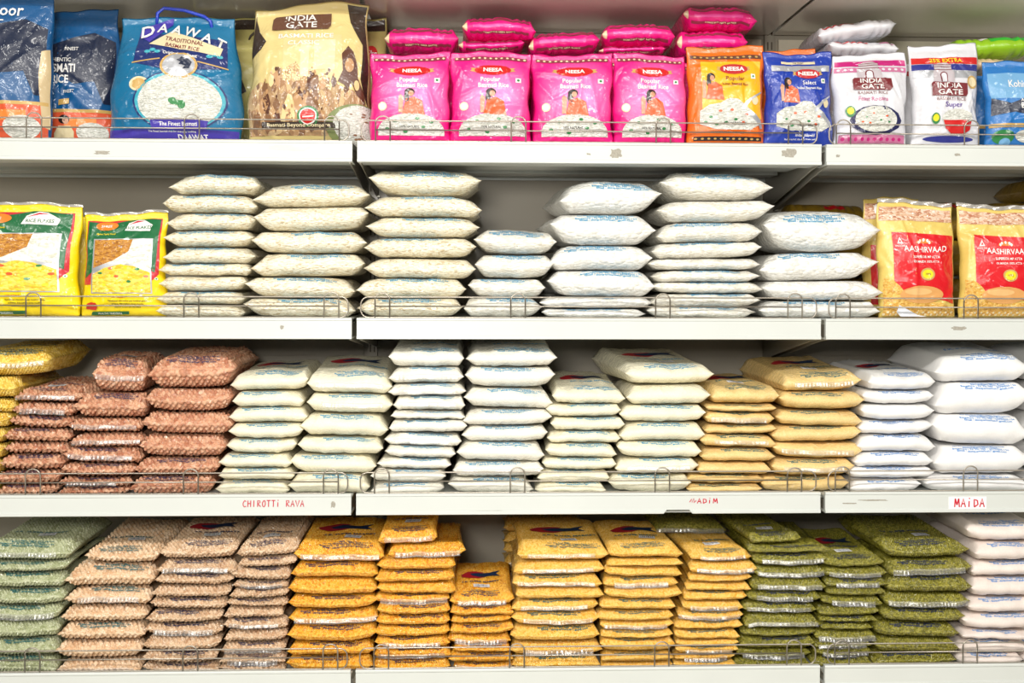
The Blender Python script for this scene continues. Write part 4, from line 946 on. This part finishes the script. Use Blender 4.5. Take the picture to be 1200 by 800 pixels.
def igbanner(cx, cz, w, h, th, mat=MAROON):
    return [('p', 'name_banner', mat, 5, [(cx - w, cz - h), (cx + w * .9, cz - h * 1.05), (cx + w, cz - h * .6), (cx + w, cz + h * .9), (cx - w * .9, cz + h), (cx - w, cz + h * .7)]),
            ('t', 'brand_lettering', WHITE, 6, 'INDIA', cx - w * .05, cz + h * .12, th, 1.35, {'bold': .02}), ('t', 'brand_lettering', WHITE, 6, 'GATE', cx, cz - h * .82, th, 1.45, {'bold': .02})]
it = [('p', 'top_stripe', MAG, 1, rect(-.95, .95, .86, .92)), ('p', 'rose_band', ROSE, 1, rect(-.95, .95, .79, .845)), ('p', 'rose_band', ROSE, 1, rect(-.9, .9, .035, .12))]
it += [('e', 'band_ornament', PW, 2, -.85 + .17 * k, .818, .045, .014, 8) for k in range(11)] + [('e', 'band_ornament', MAG, 2, -.8 + .17 * k, .075, .05, .018, 8) for k in range(10)]
it += gate(-.05, .70, 1.25) + igbanner(.0, .655, .52, .066, .05)
it += [('t', 'variety_lettering', GATE, 2, 'BASMATI RICE', 0, .545, .034, 1.1), ('t', 'variety_lettering', ROSE, 2, 'Feast Rozana', 0, .475, .045, 1.0),
       ('e', 'plate_print', NAVY, 2, .08, .27, .72, .155, 12), ('e', 'rice_heap_print', RICE, 3, .08, .28, .58, .135), ('e', 'round_sticker', GREENP, 4, -.62, .36, .13, .058), ('e', 'sticker_centre', YELT, 5, -.62, .365, .09, .038)]
it += [('e', 'vegetable_print', SARI if i % 2 else GREENP, 4, a, b, .035, .009, 8) for i, (a, b) in enumerate(((-.2, .30), (0, .34), (.2, .27), (.35, .31), (.1, .22), (-.1, .24), (.42, .25), (-.3, .25)))]
pack('rice_pack', 'pearl white rice pack with magenta top stripe and gateway drawing', None, .792, .054, .148, .188, .052, 31, PW, it, 1, 3, -2, square=3, crease=1.4)
it = [('p', 'red_stripe', REDP, 1, rect(-.95, .95, .80, .865)), ('p', 'blue_stripe', RBLUE, 1, rect(-.95, .95, .735, .795)), ('p', 'blue_pattern_band', SILVER, 1, rect(-.95, .95, .66, .73)),
      ('t', 'offer_lettering', YELT, 2, '25% EXTRA', 0, .815, .04, 1.15, {'bold': .03}), ('e', 'blue_pattern', RBLUE, 1, .0, .075, .75, .03)]
it += gate(-.12, .61, 1.2) + igbanner(.02, .545, .54, .066, .05)
it += [('t', 'variety_lettering', GATE, 2, 'BASMATI RICE', .05, .435, .034, 1.0), ('t', 'variety_lettering', PURP, 2, 'Super', .12, .375, .05, 1.1), ('e', 'gold_badge', GOLD, 2, .74, .62, .16, .065), ('e', 'badge_centre', CREAMP, 3, .74, .62, .12, .048),
       ('e', 'rice_heap_print', RICE, 3, .22, .27, .46, .085), ('p', 'red_bowl_print', REDP, 4, [(-.2, .25), (.68, .25), (.6, .16), (.4, .12), (.05, .12), (-.12, .17)]), ('e', 'round_sticker', GREENP, 4, -.42, .265, .12, .052), ('e', 'sticker_centre', YELT, 5, -.42, .27, .085, .034)]
pack('rice_pack', 'white rice pack with red and blue stripes offering twenty-five percent extra', None, .945, .058, .138, .210, .054, 32, PW, it, 1, 3, 1, square=3, crease=1.4)
for x, y in ((.79, .13), (.93, .135), (.79, .205), (.935, .215)):
    pack('rice_pack', f'white rice pack in {"second" if y < .2 else "rearmost"} row behind the {"magenta" if x < .9 else "red and blue"} striped one', 'white rice packs of the back rows', x, y, .128, .188, .05, int(x * 900 + y * 1000), PW, [('p', 'red_stripe', REDP, 1, rect(-.9, .9, .84, .90))], 1, 0)
lying_pack('white rice pack with red edge lying under the tapered one', .80, .10, .196, .145, .17, .030, 221, PW, [('red_stripe', REDP, rect(-.85, .1, .010, .016)), ('pattern_patch', ROSE, rect(.45, .9, .012, .02))], tilt=1)
lying_pack('white rice pack lying highest, tapering up to the right', .790, .105, .232, .165, .17, .036, 222, PW, [('red_stripe', REDP, [(-.85, .012), (-.05, .020), (-.05, .026), (-.85, .019)]), ('yellow_mark', YELT, rect(-.25, -.05, .021, .025)), ('blue_mark', RBLUE, rect(.1, .3, .021, .026))], tilt=7)

# blue packs
KB = foil('sky_blue_foil', (36, 120, 196)); KD = foil('petrol_blue_foil', (8, 84, 140)); KN = foil('midnight_print', (22, 34, 62)); FLAME = foil('coral_print', (226, 92, 54)); ORBAND = foil('amber_glow_print', (244, 140, 60)); PALEB = foil('pale_sky_print', (120, 176, 220))
it = [('p', 'pale_sky_panel', PALEB, 0, rect(-.9, .9, .56, .86)), ('p', 'dark_stroke', KN, 1, [(-.9, .36), (-.9, .56), (-.4, .50), (.1, .58), (.9, .60), (.9, .42), (.2, .36), (-.3, .40)]),
      ('t', 'brand_lettering', WHITE, 2, 'Kohinoor', .0, .69, .085, .78), ('t', 'variety_lettering', WHITE, 3, 'AUTHENTIC', .18, .52, .036, .95), ('t', 'variety_lettering', WHITE, 3, 'BASMATI', .18, .445, .062, .8, {'bold': .03}),
      ('t', 'variety_lettering', WHITE, 3, 'RICE', .18, .37, .062, .8, {'bold': .03}), ('p', 'gold_tag', GOLD, 3, rect(0, .6, .30, .345, .02)), ('p', 'gold_strip', GOLD, 1, rect(-.95, .95, .225, .27)),
      ('e', 'leaf_print', GREENP, 1, -.6, .12, .28, .08), ('e', 'rice_heap_print', RICE, 2, .2, .13, .5, .08), ('e', 'round_seal', PALEB, 3, -.55, .06, .14, .045)]
pack('rice_pack', 'bright blue rice pack cut off by the right edge', None, 1.098, .054, .148, .174, .05, 33, KB, it, 1, 3, 0, square=3)
pack('rice_pack', 'blue rice pack hidden behind the bright blue one at right edge', None, 1.085, .13, .14, .160, .045, 34, KB, [('p', 'gold_strip', GOLD, 1, rect(-.9, .9, .3, .34))], 1, 0)
LIME = foil('lime_green_foil', (150, 200, 24)); LEAFG = foil('vivid_green_print', (40, 190, 50)); SALM = foil('pale_peach_foil', (226, 196, 160))
lying_pack('pale peach pack lying under the lime green one', 1.06, .10, .165, .14, .17, .028, 231, SALM, [], tilt=0)
lying_pack('lime green pack lying on a peach one at right edge', 1.075, .11, .196, .17, .17, .044, 232, LIME, [('vivid_panel', LEAFG, rect(-.1, .8, .012, .034)), ('white_mark', WHITE, rect(-.3, -.12, .022, .036))], tilt=3)

def kohi(full):
    I = [('p', 'black_brush_panel', KN, 1, [(-.92, .50), (-.92, .76), (-.5, .72), (.0, .78), (.5, .82), (.92, .76), (.92, .30), (.75, .30), (.55, .46), (.1, .44), (-.3, .52)]),
         ('p', 'gold_pattern_band', GOLD, 2, rect(-.95, .95, .235, .258)), ('p', 'glow_band', FLAME, 1, rect(-.95, .95, .02, .235)), ('p', 'glow_highlight', ORBAND, 2, rect(-.1, .6, .13, .20)),
         ('e', 'rice_heap_print', RICE, 3, .50, .09, .34, .075), ('e', 'printed_woman_hair', HAIR_, 3, -.10, .185, .12, .03), ('e', 'printed_woman_face', SKIN, 4, -.06, .175, .06, .022),
         ('p', 'printed_sari', CREAMP, 3, [(-.38, .02), (.05, .02), (.12, .1), (.04, .14), (-.22, .14), (-.34, .09)])]
    if full: I += [('t', 'variety_lettering', WHITE, 3, 'FINEST', .02, .685, .026, .9), ('t', 'variety_lettering', WHITE, 3, 'AUTHENTIC', -.28, .60, .030, .9), ('t', 'variety_lettering', WHITE, 3, 'BASMATI', -.22, .525, .060, .72, {'bold': .03}),
                   ('t', 'variety_lettering', WHITE, 3, 'RICE', -.20, .445, .060, .72, {'bold': .03}), ('t', 'variety_lettering', WHITE, 3, 'FINEST', .0, .375, .022, .9), ('p', 'gold_tag', GOLD, 3, rect(-.22, .02, .285, .325, .01))]
    return I
big = 'large blue rice sacks at the left end of the top shelf'
o, p = pack('rice_sack', 'large petrol blue rice sack cut off by the left edge', None, -.920, .072, .203, .292, .070, 41, KD, kohi(False) + [('t', 'brand_lettering', WHITE, 3, 'Kohinoor', -.15, .84, .085, .9, {'bold': .02}), ('p', 'white_underline', WHITE, 3, rect(-.5, .1, .80, .808))], 1, 3, 0, square=3, crease=1.6)
o, p = pack('rice_sack', 'petrol blue rice sack with black brush panel, second from left edge', None, -.805, .152, .182, .280, .070, 42, KD, kohi(True), 1, 2, 0, square=3, crease=1.8, wob=.002, shoulder=.06)
SIDE = foil('beige_gusset_print', (214, 190, 146))
lx = link('side_gusset', np_mesh('side_gusset', *(lambda V, F: (Pack(.203, .292, .070, 41, square=3, crease=1.6).lay(V[:, 0], V[:, 1], .0012), F))(*fill2d([(.86, .10), (.975, .08), (.97, .62), (.84, .60), (.80, .45), (.86, .38)], .03))), SIDE, bpy.data.objects['rice_sack'])

DT = foil('teal_blue_foil', (8, 112, 158)); DPUR = foil('violet_blue_print', (70, 56, 170)); DNV = foil('dark_blue_print', (24, 44, 110)); SKYR = foil('bright_teal_print', (60, 170, 190))
it = [('p', 'dark_blue_panel', DNV, 1, [(-.62, .60), (-.18, .63), (-.12, .54), (.0, .50), (.2, .50), (.32, .54), (.36, .62), (.82, .56), (.86, .80), (-.62, .86)]),
      ('p', 'gold_outline', GOLD, 2, rect(-.64, -.20, .595, .605, .03)), ('p', 'gold_outline', GOLD, 2, rect(.38, .84, .605, .615, -.05)),
      ('p', 'violet_banner', DPUR, 3, [(-.62, .83), (-.42, .77), (-.1, .93), (-.1, .99), (-.62, .90)]),
      ('p', 'cream_banner', CREAMP, 3, [(-.42, .755), (.72, .66), (.78, .73), (.60, .755), (-.08, .875)]),
      ('t', 'variety_lettering', MAROON, 4, 'TRADITIONAL', .14, .765, .036, 1.0, {'rot': -9}), ('t', 'variety_lettering', MAROON, 4, 'BASMATI RICE', .12, .715, .032, 1.0, {'rot': -9}),
      ('t', 'slogan_lettering', WHITE, 4, 'Original and Finest', .1, .655, .026, 1.0, {'rot': -7}),
      ('e', 'gold_ring', GOLD, 4, .10, .575, .29, .105), ('e', 'medallion', SILVER, 5, .10, .575, .25, .09), ('p', 'medallion_profile', KN, 6, [(.06, .615), (.14, .645), (.24, .63), (.30, .60), (.26, .55), (.16, .545), (.19, .57), (.10, .58), (.12, .60)]),
      ('e', 'gold_seal', CREAMP, 2, -.50, .43, .15, .056), ('e', 'gold_seal_centre', GOLD, 3, -.50, .43, .11, .042),
      ('e', 'rice_ring', DNV, 2, .12, .30, .70, .235, 36), ('e', 'pale_ring', SKYR, 3, .12, .30, .67, .225, 36), ('e', 'rice_heap_print', RICE, 4, .12, .295, .62, .21, 36),
      ('e', 'mint_leaf', GREENP, 5, .08, .285, .10, .018), ('e', 'mint_leaf', GREENP, 5, .16, .27, .06, .032), ('e', 'mint_leaf', GREENP, 5, .02, .30, .06, .022),
      ('p', 'violet_scroll', DPUR, 5, [(-.30, .085), (.50, .085), (.55, .15), (.1, .17), (-.32, .155)]), ('t', 'slogan_lettering', WHITE, 6, 'The Finest Basmati', .1, .115, .03, .9),
      ('p', 'violet_foot', DPUR, 3, rect(-.97, .97, .012, .088)), ('t', 'small_lettering', WHITE, 4, 'The finest basmati rice for everyday cooking', 0, .070, .013, 1.1), ('t', 'brand_lettering', WHITE, 5, 'DAAWAT', .30, .025, .034, 1.1, {'bold': .03})]
for ch, cx, cz, r in (('D', -.47, .825, 12), ('A', -.25, .865, -2), ('A', -.02, .855, -12), ('W', .24, .83, -16), ('A', .50, .785, -20), ('T', .72, .745, -24)):
    it.append(('t', 'brand_lettering', WHITE, 7, ch, cx, cz - .012, .108 if ch == 'D' else .082, 1.08, {'bold': .025, 'rot': r}))
it += [('e', 'scroll_ornament', SKYR, 3, -.42 + .08 * k, .69 + .015 * (k % 2), .05, .014, 10) for k in range(3)] + [('e', 'scroll_ornament', SKYR, 3, .56 + .08 * k, .655 + .015 * (k % 2), .05, .014, 10) for k in range(3)]
dw, p = pack('rice_sack', 'teal blue rice sack with round heap of rice and rope handle', None, -.580, .074, .250, .252, .09, 43, DT, it, 1, 5, 0, square=3.2, flare=.03, crease=1.8, pinch=.01, shoulder=.10, wob=.002)
bm = bmesh.new(); add_tube(bm, [(-.045, .004, .238), (-.043, .0, .262), (-.03, -.002, .272), (.01, -.002, .268), (.05, -.004, .255), (.062, -.004, .246), (.066, .0, .228)], .0035, 10)
bm_obj('rope_handle', bm, foil('blue_rope', (26, 60, 190)), dw, True)

KH = foil('khaki_foil', (206, 196, 122)); KHD = foil('dark_brown_edge_print', (54, 40, 32)); PEACH = foil('peach_building_print', (236, 208, 150))
def khaki_back(extra=()):
    return [('p', 'dark_top_border', KHD, 1, [(-.95, .90), (.95, .90), (.95, .985), (-.95, .985)]), ('p', 'dark_border', KHD, 1, [(.70, .05), (.95, .05), (.95, .60), (.88, .62), (.80, .45)]),
            ('p', 'dark_border', KHD, 1, [(-.9, .05), (-.2, .05), (-.1, .35), (.3, .42), (.2, .50), (-.3, .45)]), ('e', 'weight_disc', REDP, 2, .62, .72, .15, .062), ('t', 'weight_lettering', WHITE, 3, '5kg', .62, .705, .04, .9, {'bold': .03})] + list(extra)
kb, p = pack('rice_sack', 'khaki rice sack with red weight disc, behind the teal one', None, -.495, .235, .19, .292, .09, 44, KH, khaki_back(), 1, 2, 0, square=3, crease=1.5)
bm = bmesh.new(); add_tube(bm, [(.02, -.012, .225), (.03, -.02, .245), (.055, -.022, .268), (.065, -.02, .276)], .0022, 8); bm_obj('cord_handle', bm, KHD, kb, True)
pack('rice_sack', 'khaki rice sack partly hidden right behind the big beige one', None, -.262, .235, .165, .290, .085, 45, KH, khaki_back(), 1, 2, 0, square=3, crease=1.5)
it = [('p', 'dark_border', KHD, 1, [(-.95, .90), (-.86, .80), (-.72, .72), (-.80, .66), (-.97, .60), (-.97, .97)]), ('p', 'dark_border', KHD, 1, [(.62, .985), (.70, .86), (.90, .70), (.86, .45), (.96, .25), (.97, .985)]),
      ('p', 'building_print', PEACH, 1, [(-.40, .42), (-.42, .76), (.55, .76), (.60, .42)]), ('p', 'building_print', CREAMP, 2, [(-.12, .45), (-.12, .72), (.02, .72), (.02, .45)]), ('p', 'building_print', CREAMP, 2, [(.1, .5), (.1, .72), (.45, .72), (.45, .5)])]
it += igbanner(-.14, .86, .50, .058, .046, BROWN)
it += [('t', 'variety_lettering', WHITE, 3, 'BASMATI RICE', -.05, .735, .034, 1.35), ('t', 'variety_lettering', WHITE, 3, 'CLASSIC', -.08, .68, .034, 1.3)]
# engraved procession: riders, elephants and standing figures in brown tones
ENGR = grains('engraved_procession_print', [(110, 74, 50), (206, 164, 118), (170, 126, 86), (232, 200, 150), (140, 98, 66)], 0.0085, 0.0, (1, 1, 2.2), 0.8, wrinkle=0.5)
it += [('p', 'procession_print', ENGR, 1, [(-.95, .05), (-.95, .36), (-.8, .42), (-.62, .40), (-.5, .52), (-.38, .50), (-.2, .56), (-.05, .47), (.08, .52), (.2, .44), (.36, .49), (.5, .40), (.92, .34), (.94, .05)])]
rg = random.Random(4)
for q in range(34):
    row = q % 3; cx = -.85 + 1.5 * rg.random(); cz = (.15, .27, .40)[row] + rg.uniform(-.03, .03); s = rg.uniform(.55, .95)
    if cx > .35 and cz < .3: cx -= .7
    m = (SEPIA, TANP, BROWN, SEPIA, PEACH)[q % 5]
    out = [(cx + (.075 + rg.uniform(-.02, .02)) * s * math.cos(t_ * .6283), cz + (.07 + .022 * math.sin(3 * t_ + q)) * s * math.sin(t_ * .6283)) for t_ in range(10)]
    it.append(('p', 'procession_figure', m, 2 + q % 2, out))
    it.append(('e', 'figure_head', (BROWN, TANP)[q % 2], 4, cx, cz + .085 * s, .025 * s, .018 * s, 8))
it += [('p', 'rearing_horse_print', BROWN, 3, [(.50, .42), (.58, .50), (.56, .62), (.66, .68), (.74, .64), (.80, .55), (.82, .45), (.90, .36), (.92, .28), (.80, .33), (.72, .42), (.66, .36), (.60, .40)]),
       ('e', 'rearing_horse_light', TANP, 4, .68, .54, .07, .05), ('e', 'rearing_horse_light', PEACH, 4, .80, .40, .04, .035),
       ('e', 'bowl_print', foil('olive_bowl_print', (128, 140, 84)), 4, .80, .115, .50, .155, 30), ('e', 'rice_heap_print', RICE, 5, .83, .125, .42, .135, 30),
       ('e', 'emblem_ring', GREENP, 5, .02, .175, .175, .068), ('e', 'emblem_white_ring', WHITE, 6, .02, .175, .145, .055), ('e', 'emblem_centre', REDP, 7, .02, .175, .125, .047), ('p', 'emblem_mark', WHITE, 8, rect(-.07, .11, .168, .177)),
       ('p', 'slogan_strip', KHD, 5, rect(-.72, .45, .098, .138)), ('t', 'slogan_lettering', CREAMP, 6, 'Basmati Beyond Compare', -.14, .108, .024, 1.25)]
it += [('e', 'bran_fleck', SEPIA, 6, .83 + rg.uniform(-.3, .13), .125 + rg.uniform(-.09, .09), .028, .006, 8) for _ in range(10)]
pack('rice_sack', 'big beige rice sack with brown banner and engraved procession', None, -.320, .082, .240, .280, .10, 46, foil('beige_gold_foil', (226, 206, 140)), it, 1, 4, 0, square=2.8, crease=2.0, flare=.02, shoulder=.04, wob=.0045, wave=.014)

# rice flake packs and flour packs on the second shelf
YF = foil('bright_yellow_foil', (250, 220, 10)); FG = foil('deep_green_print', (10, 104, 56)); REDL = foil('crimson_outline_print', (206, 40, 56)); AMB = foil('amber_emblem_print', (236, 132, 40))
BRF = grains('brown_flakes_print', [(150, 90, 24), (196, 130, 40), (216, 156, 60)], 0.0032, 0.4, (1.6, 1, .7), 0.6, wrinkle=0.4)
WHF = grains('white_flakes_print', [(206, 206, 190), (240, 240, 230), (250, 250, 244)], 0.0045, 0.4, (1.4, 1, .8), 0.6, wrinkle=0.4)
YLF = grains('yellow_flakes_print', [(226, 176, 20), (250, 216, 40), (252, 236, 110), (214, 190, 40)], 0.0050, 0.4, (1.6, 1, .7), 0.6, wrinkle=0.4)
def flakes_items():
    I = [('p', 'red_outline', REDL, 1, [(-.92, .93), (-.92, .30), (-.74, .30), (-.74, .40), (.70, .40), (.70, .33), (.88, .40), (.88, .94)]),
         ('p', 'green_frame', FG, 2, [(-.89, .92), (-.89, .36), (-.72, .42), (-.62, .80), (.62, .80), (.66, .45), (.80, .42), (.85, .93), (.2, .94), (-.3, .90)]),
         ('p', 'picture_border', SILVER, 3, rect(-.72, .72, .215, .745)), ('p', 'brown_flakes_picture', BRF, 4, [(-.68, .735), (.25, .735), (.18, .62), (-.2, .53), (-.68, .46)]),
         ('p', 'white_flakes_picture', WHF, 4, [(.25, .735), (.69, .735), (.69, .46), (.3, .50), (-.1, .49), (-.4, .50), (-.68, .46), (-.2, .53), (.18, .62)]),
         ('p', 'cooked_flakes_picture', YLF, 5, [(-.68, .225), (-.68, .40), (-.4, .46), (0, .495), (.3, .48), (.69, .42), (.69, .225)]),
         ('e', 'emblem_disc', AMB, 4, -.42, .875, .27, .045, 22), ('t', 'brand_lettering', WHITE, 5, 'SHREE', -.42, .862, .024, 1.1), ('t', 'slogan_lettering', YELT, 4, 'Makes Tasty Food', -.42, .785, .018, 1.0),
         ('p', 'white_banner', WHITE, 4, [(.02, .825), (.62, .815), (.66, .875), (.45, .925), (.3, .93), (.1, .90)]), ('p', 'banner_outline', REDL, 5, [(.10, .885), (.3, .922), (.48, .915), (.3, .905)]), ('t', 'name_lettering', FG, 5, 'RICE FLAKES', .33, .838, .030, 1.1, {'bold': .02}),
         ('e', 'veg_mark', WHITE, 3, .82, .36, .04, .015, 8), ('e', 'veg_dot', GREENP, 4, .82, .36, .022, .008, 8), ('p', 'red_seal', REDP, 3, [(-.84, .07), (-.60, .06), (-.56, .09), (-.60, .125), (-.7, .135), (-.82, .12)]),
         ('t', 'weight_lettering', REDP, 2, 'NET WEIGHT', -.05, .175, .016, 1.0)]
    I += [('t', 'small_lettering', BLACK, 2, s, .15, z, .015, 1.0) for s, z in (('Nutritional information per hundred grams', .140), ('of flakes. Best before three months', .112), ('Store in a cool and dry place', .084))]
    I += [('p', 'green_ribbon', FG, 2, [(-.75, .012), (.15, .022), (.17, .05), (-.70, .045)]), ('t', 'small_lettering', WHITE, 3, 'HEALTHY TRADITION', -.28, .024, .016, 1)]
    I += [('e', 'vegetable_print', (GREENP, SARI, YELT)[i % 3], 6, a, b, .06, .013, 9) for i, (a, b) in enumerate(((-.5, .41), (-.25, .455), (.1, .465), (.4, .45), (.6, .38), (-.4, .30), (.2, .33), (-.1, .38), (.5, .28)))]
    return I
fp = 'yellow rice flake packs standing on the second shelf'
f1, p = pack('rice_flakes_pack', 'yellow rice flakes pack with green frame, larger, cut by left edge', fp, -.872, .056, .226, .213, .06, 51, YF, flakes_items(), 2, 3, 0, square=3, crease=1.3)
f2, p2 = pack('rice_flakes_pack', 'yellow rice flakes pack with green frame, smaller, beside stacked bags', fp, -.673, .056, .158, .200, .06, 52, YF, flakes_items(), 2, 3, 0, square=3, crease=1.3, flare=.05)
pack('rice_flakes_pack', 'yellow rice flakes pack standing behind the larger front one', fp, -.865, .13, .22, .20, .06, 53, YF, [], 2, 1, 0)

FINS = ((f1, p), (f2, p2))
AT = foil('straw_yellow_foil', (232, 204, 110)); ARED = foil('scarlet_print', (222, 14, 30)); WHT = grains('wheat_grain_print', [(190, 122, 90), (228, 184, 150), (248, 224, 204)], 0.0045, 0.5, (1.4, 1, .7), 0.7, wrinkle=0.6)
ATG = grains('wheat_heap_print', [(206, 146, 50), (236, 186, 84), (246, 206, 116)], 0.0032, 0.5, (1.3, 1, .8), 0.6, wrinkle=0.5); BREAD = foil('baked_bread_print', (226, 166, 98), wr=.3)
def atta_items(sh=0.0):
    I = [('p', 'wheat_top_print', WHT, 1, rect(-.95, .95, .845, .965)), ('p', 'scarlet_panel', ARED, 1, [(-.70, .745), (-.70, .32), (-.5, .24), (.90, .12), (.90, .72)]),
         ('t', 'brand_lettering', WHITE, 3, 'AASHIRVAAD', .12, .565, .052, .92, {'bold': .015, 'bend': -.25}), ('t', 'variety_lettering', WHITE, 3, 'SUPERIOR MP ATTA', .12, .515, .022, .95), ('t', 'variety_lettering', WHITE, 3, '0% MAIDA 100% ATTA', .12, .475, .020, .9),
         ('e', 'sun_emblem', AMB, 2, .08, .645, .20, .040, 20, 0, 180), ('e', 'medal', GOLD, 3, .14, .375, .19, .055), ('e', 'medal_centre', YELT, 4, .14, .375, .14, .040), ('t', 'medal_lettering', SEPIA, 5, '100%', .14, .368, .018, 1),
         ('p', 'corner_triangle', WHITE, 3, [(-.60, .64), (-.46, .64), (-.53, .70)]), ('p', 'corner_triangle_centre', ARED, 4, [(-.56, .652), (-.50, .652), (-.53, .68)]), ('t', 'small_lettering', WHITE, 3, 'SINCE 2002', -.53, .615, .014, .9),
         ('p', 'wheat_heap_print', ATG, 2, [(-.92, .02), (-.92, .34), (-.75, .33), (-.55, .27), (-.4, .20), (.1, .14), (.5, .13), (.92, .07), (.92, .02)]),
         ('e', 'bread_print', BREAD, 4, .0, .20, .55, .075, 24), ('e', 'bread_mark', foil('toasted_bread_print', (240, 190, 126)), 5, -.1, .225, .34, .03)]
    I += [('e', 'sun_ray', WHITE, 3, .08 + .15 * math.cos(math.radians(a)), .645 + .030 * math.sin(math.radians(a)), .028, .014, 8) for a in (15, 50, 90, 130, 165)]
    I += [('e', 'wheat_grain', CREAMP, 3, -.9 + .075 * k, .03 + .018 * (k % 2), .03, .010, 7) for k in range(24)]
    return I
def top_fin(o, p, h, name='clear_seal_edge'):
    """The clear sealed edge that stands above a pack."""
    n = p.nu; B = (p.top[:, -1] + p.bot[:, -1]) / 2; m = 3; V = []
    for k in range(m):
        Q = B.copy(); Q[:, 2] += h * k / (m - 1) - .001; Q[:, 1] += .0015 * np.sin(np.arange(n) * .5) * k; V.append(Q)
    V = np.stack(V, 1); V = np.concatenate([V.reshape(-1, 3), (V + np.array([0, .0005, 0])).reshape(-1, 3)])
    i, j = np.meshgrid(np.arange(n - 1), np.arange(m - 1), indexing='ij'); i = i.ravel(); j = j.ravel(); a = i * m + j; b = a + m; q = n * m
    e = np.arange(n - 1) * m
    return link(name, np_mesh(name, V, [np.stack([a, b, b + 1, a + 1], -1), np.stack([a, a + 1, b + 1, b], -1) + q, np.stack([e + m - 1, e + 2 * m - 1, e + 2 * m - 1 + q, e + m - 1 + q], -1)]), film_mat('milky_film', .45, (236, 232, 226)), o)
ap = 'flour packs with a red panel on the second shelf'
for fo, fpk in FINS: top_fin(fo, fpk, .006)
a1, p = pack('flour_pack', 'straw yellow flour pack with scarlet panel, left of the two', ap, .890, .062, .160, .227, .06, 54, AT, atta_items(), 2, 3, 3, square=3, crease=1.3)
top_fin(a1, p, .009)
a2, p = pack('flour_pack', 'straw yellow flour pack with scarlet panel, cut by right edge', ap, 1.057, .062, .160, .221, .06, 55, AT, atta_items(), 2, 3, 0, square=3, crease=1.3)
top_fin(a2, p, .009)
pack('flour_pack', 'flour pack half hidden behind, left of the scarlet-panelled pair', None, .868, .14, .12, .244, .06, 56, AT, [('p', 'wheat_top_print', WHT, 1, rect(-.95, .95, .82, .96)), ('p', 'scarlet_strip', ARED, 1, rect(-.8, -.55, .1, .6)), ('e', 'white_disc', WHITE, 2, -.45, .90, .16, .05)], 2, 1, 0)
bm = bmesh.new(); add_prism(bm, [(-.056, .010), (-.050, .024), (-.012, .004), (.006, .0012), (-.048, .0012)], 'y', -.0345, -.0341)
bm_obj('loose_flap', bm, foil('clear_white_flap', (226, 230, 238)), a1)
BRN = foil('dark_ochre_foil', (150, 118, 30)); 
for i, (x, y, W) in enumerate(((.79, .288, .19), (1.0, .115 + .09, .21), (1.215, .115 + .09, .18))):
    for k in range(3):
        lying_pack(f'ochre flour pack lying {("lowest", "in the middle", "topmost")[k]} in pile behind {("the stacked flake bags", "the scarlet-panelled packs", "the right edge")[i]}', x, y, .0005 + k * .082, W, (.10 if i == 0 else .17), .081, 300 + 10 * i + k, BRN,
                   [('scarlet_strip', ARED, rect(-.1, .4, .03, .045))] if k == 2 else [], name='flour_pack', group='ochre flour packs lying behind', shelf=2, soft=.5)
lying_pack('clear-ended flour pack highest at the right edge', 1.275, .20, .2475, .16, .17, .05, 340, BRN, [], name='flour_pack', shelf=2)

# ------------------------------------------------------------------ pouches in stacks
build_stacks()
# the second rows that show beside or above the first
BACK = [('puff', 'small clear bag of rice flakes lying behind the four-bag stack', 2, [(.222, .15, 0, .045), (.222, .15, .045, .045), (.222, .15, .09, .045), (.215, .13, .135, .04)], .285),
        ('toory', 'back-row bag of yellow lentils left of the tall stack', 4, [(.160, .18, k * .026, .026) for k in range(9)], .285),
        ('toory', 'back-row bag of yellow lentils behind the thin-bag stack', 4, [(.475, .15, k * .021, .021) for k in range(9)], .285),
        ('rava', 'back-row bag of cream semolina behind the tan neighbour', 3, [(.372, .17, k * .032, .032) for k in range(6)], .285),
        ('tan', 'back-row bag of tan flour showing between stacks', 3, [(.665, .16, k * .033, .033) for k in range(6)], .285),
        ('rava', 'back-row bag of cream semolina nearest the peanuts', 3, [(-.385, .16, k * .031, .031) for k in range(6)], .285),
        ('toor', 'back-row bag of orange lentils behind the dark gap', 4, [(-.10, .16, k * .024, .024) for k in range(8)], .285)]
sd = 900
for kind, lab, sh, bags, y in BACK:
    for bi, (x, W, z, T) in enumerate(bags):
        sd += 1; up_ = len(bags) - 1 - bi
        make_bag(kind, W, T, .10, sd, 0, (x, y, DECK[sh] + z + .0003), 0, 0, f'{ORD[up_]}{" down" if up_ else "most"}, {lab}', printed=False, group=lab.split(' bag')[0] + ' bags ' + lab.split(' of ')[1])
# dark green bag lying across the yellow stack
sd += 1
make_bag('moong', .150, .022, .14, sd, 0.01, (.458, .15, DECK[4] + .2340), -2, 3, 'clear bag of green mung beans sloping above the yellow lentils', sticker=False, printed=False)
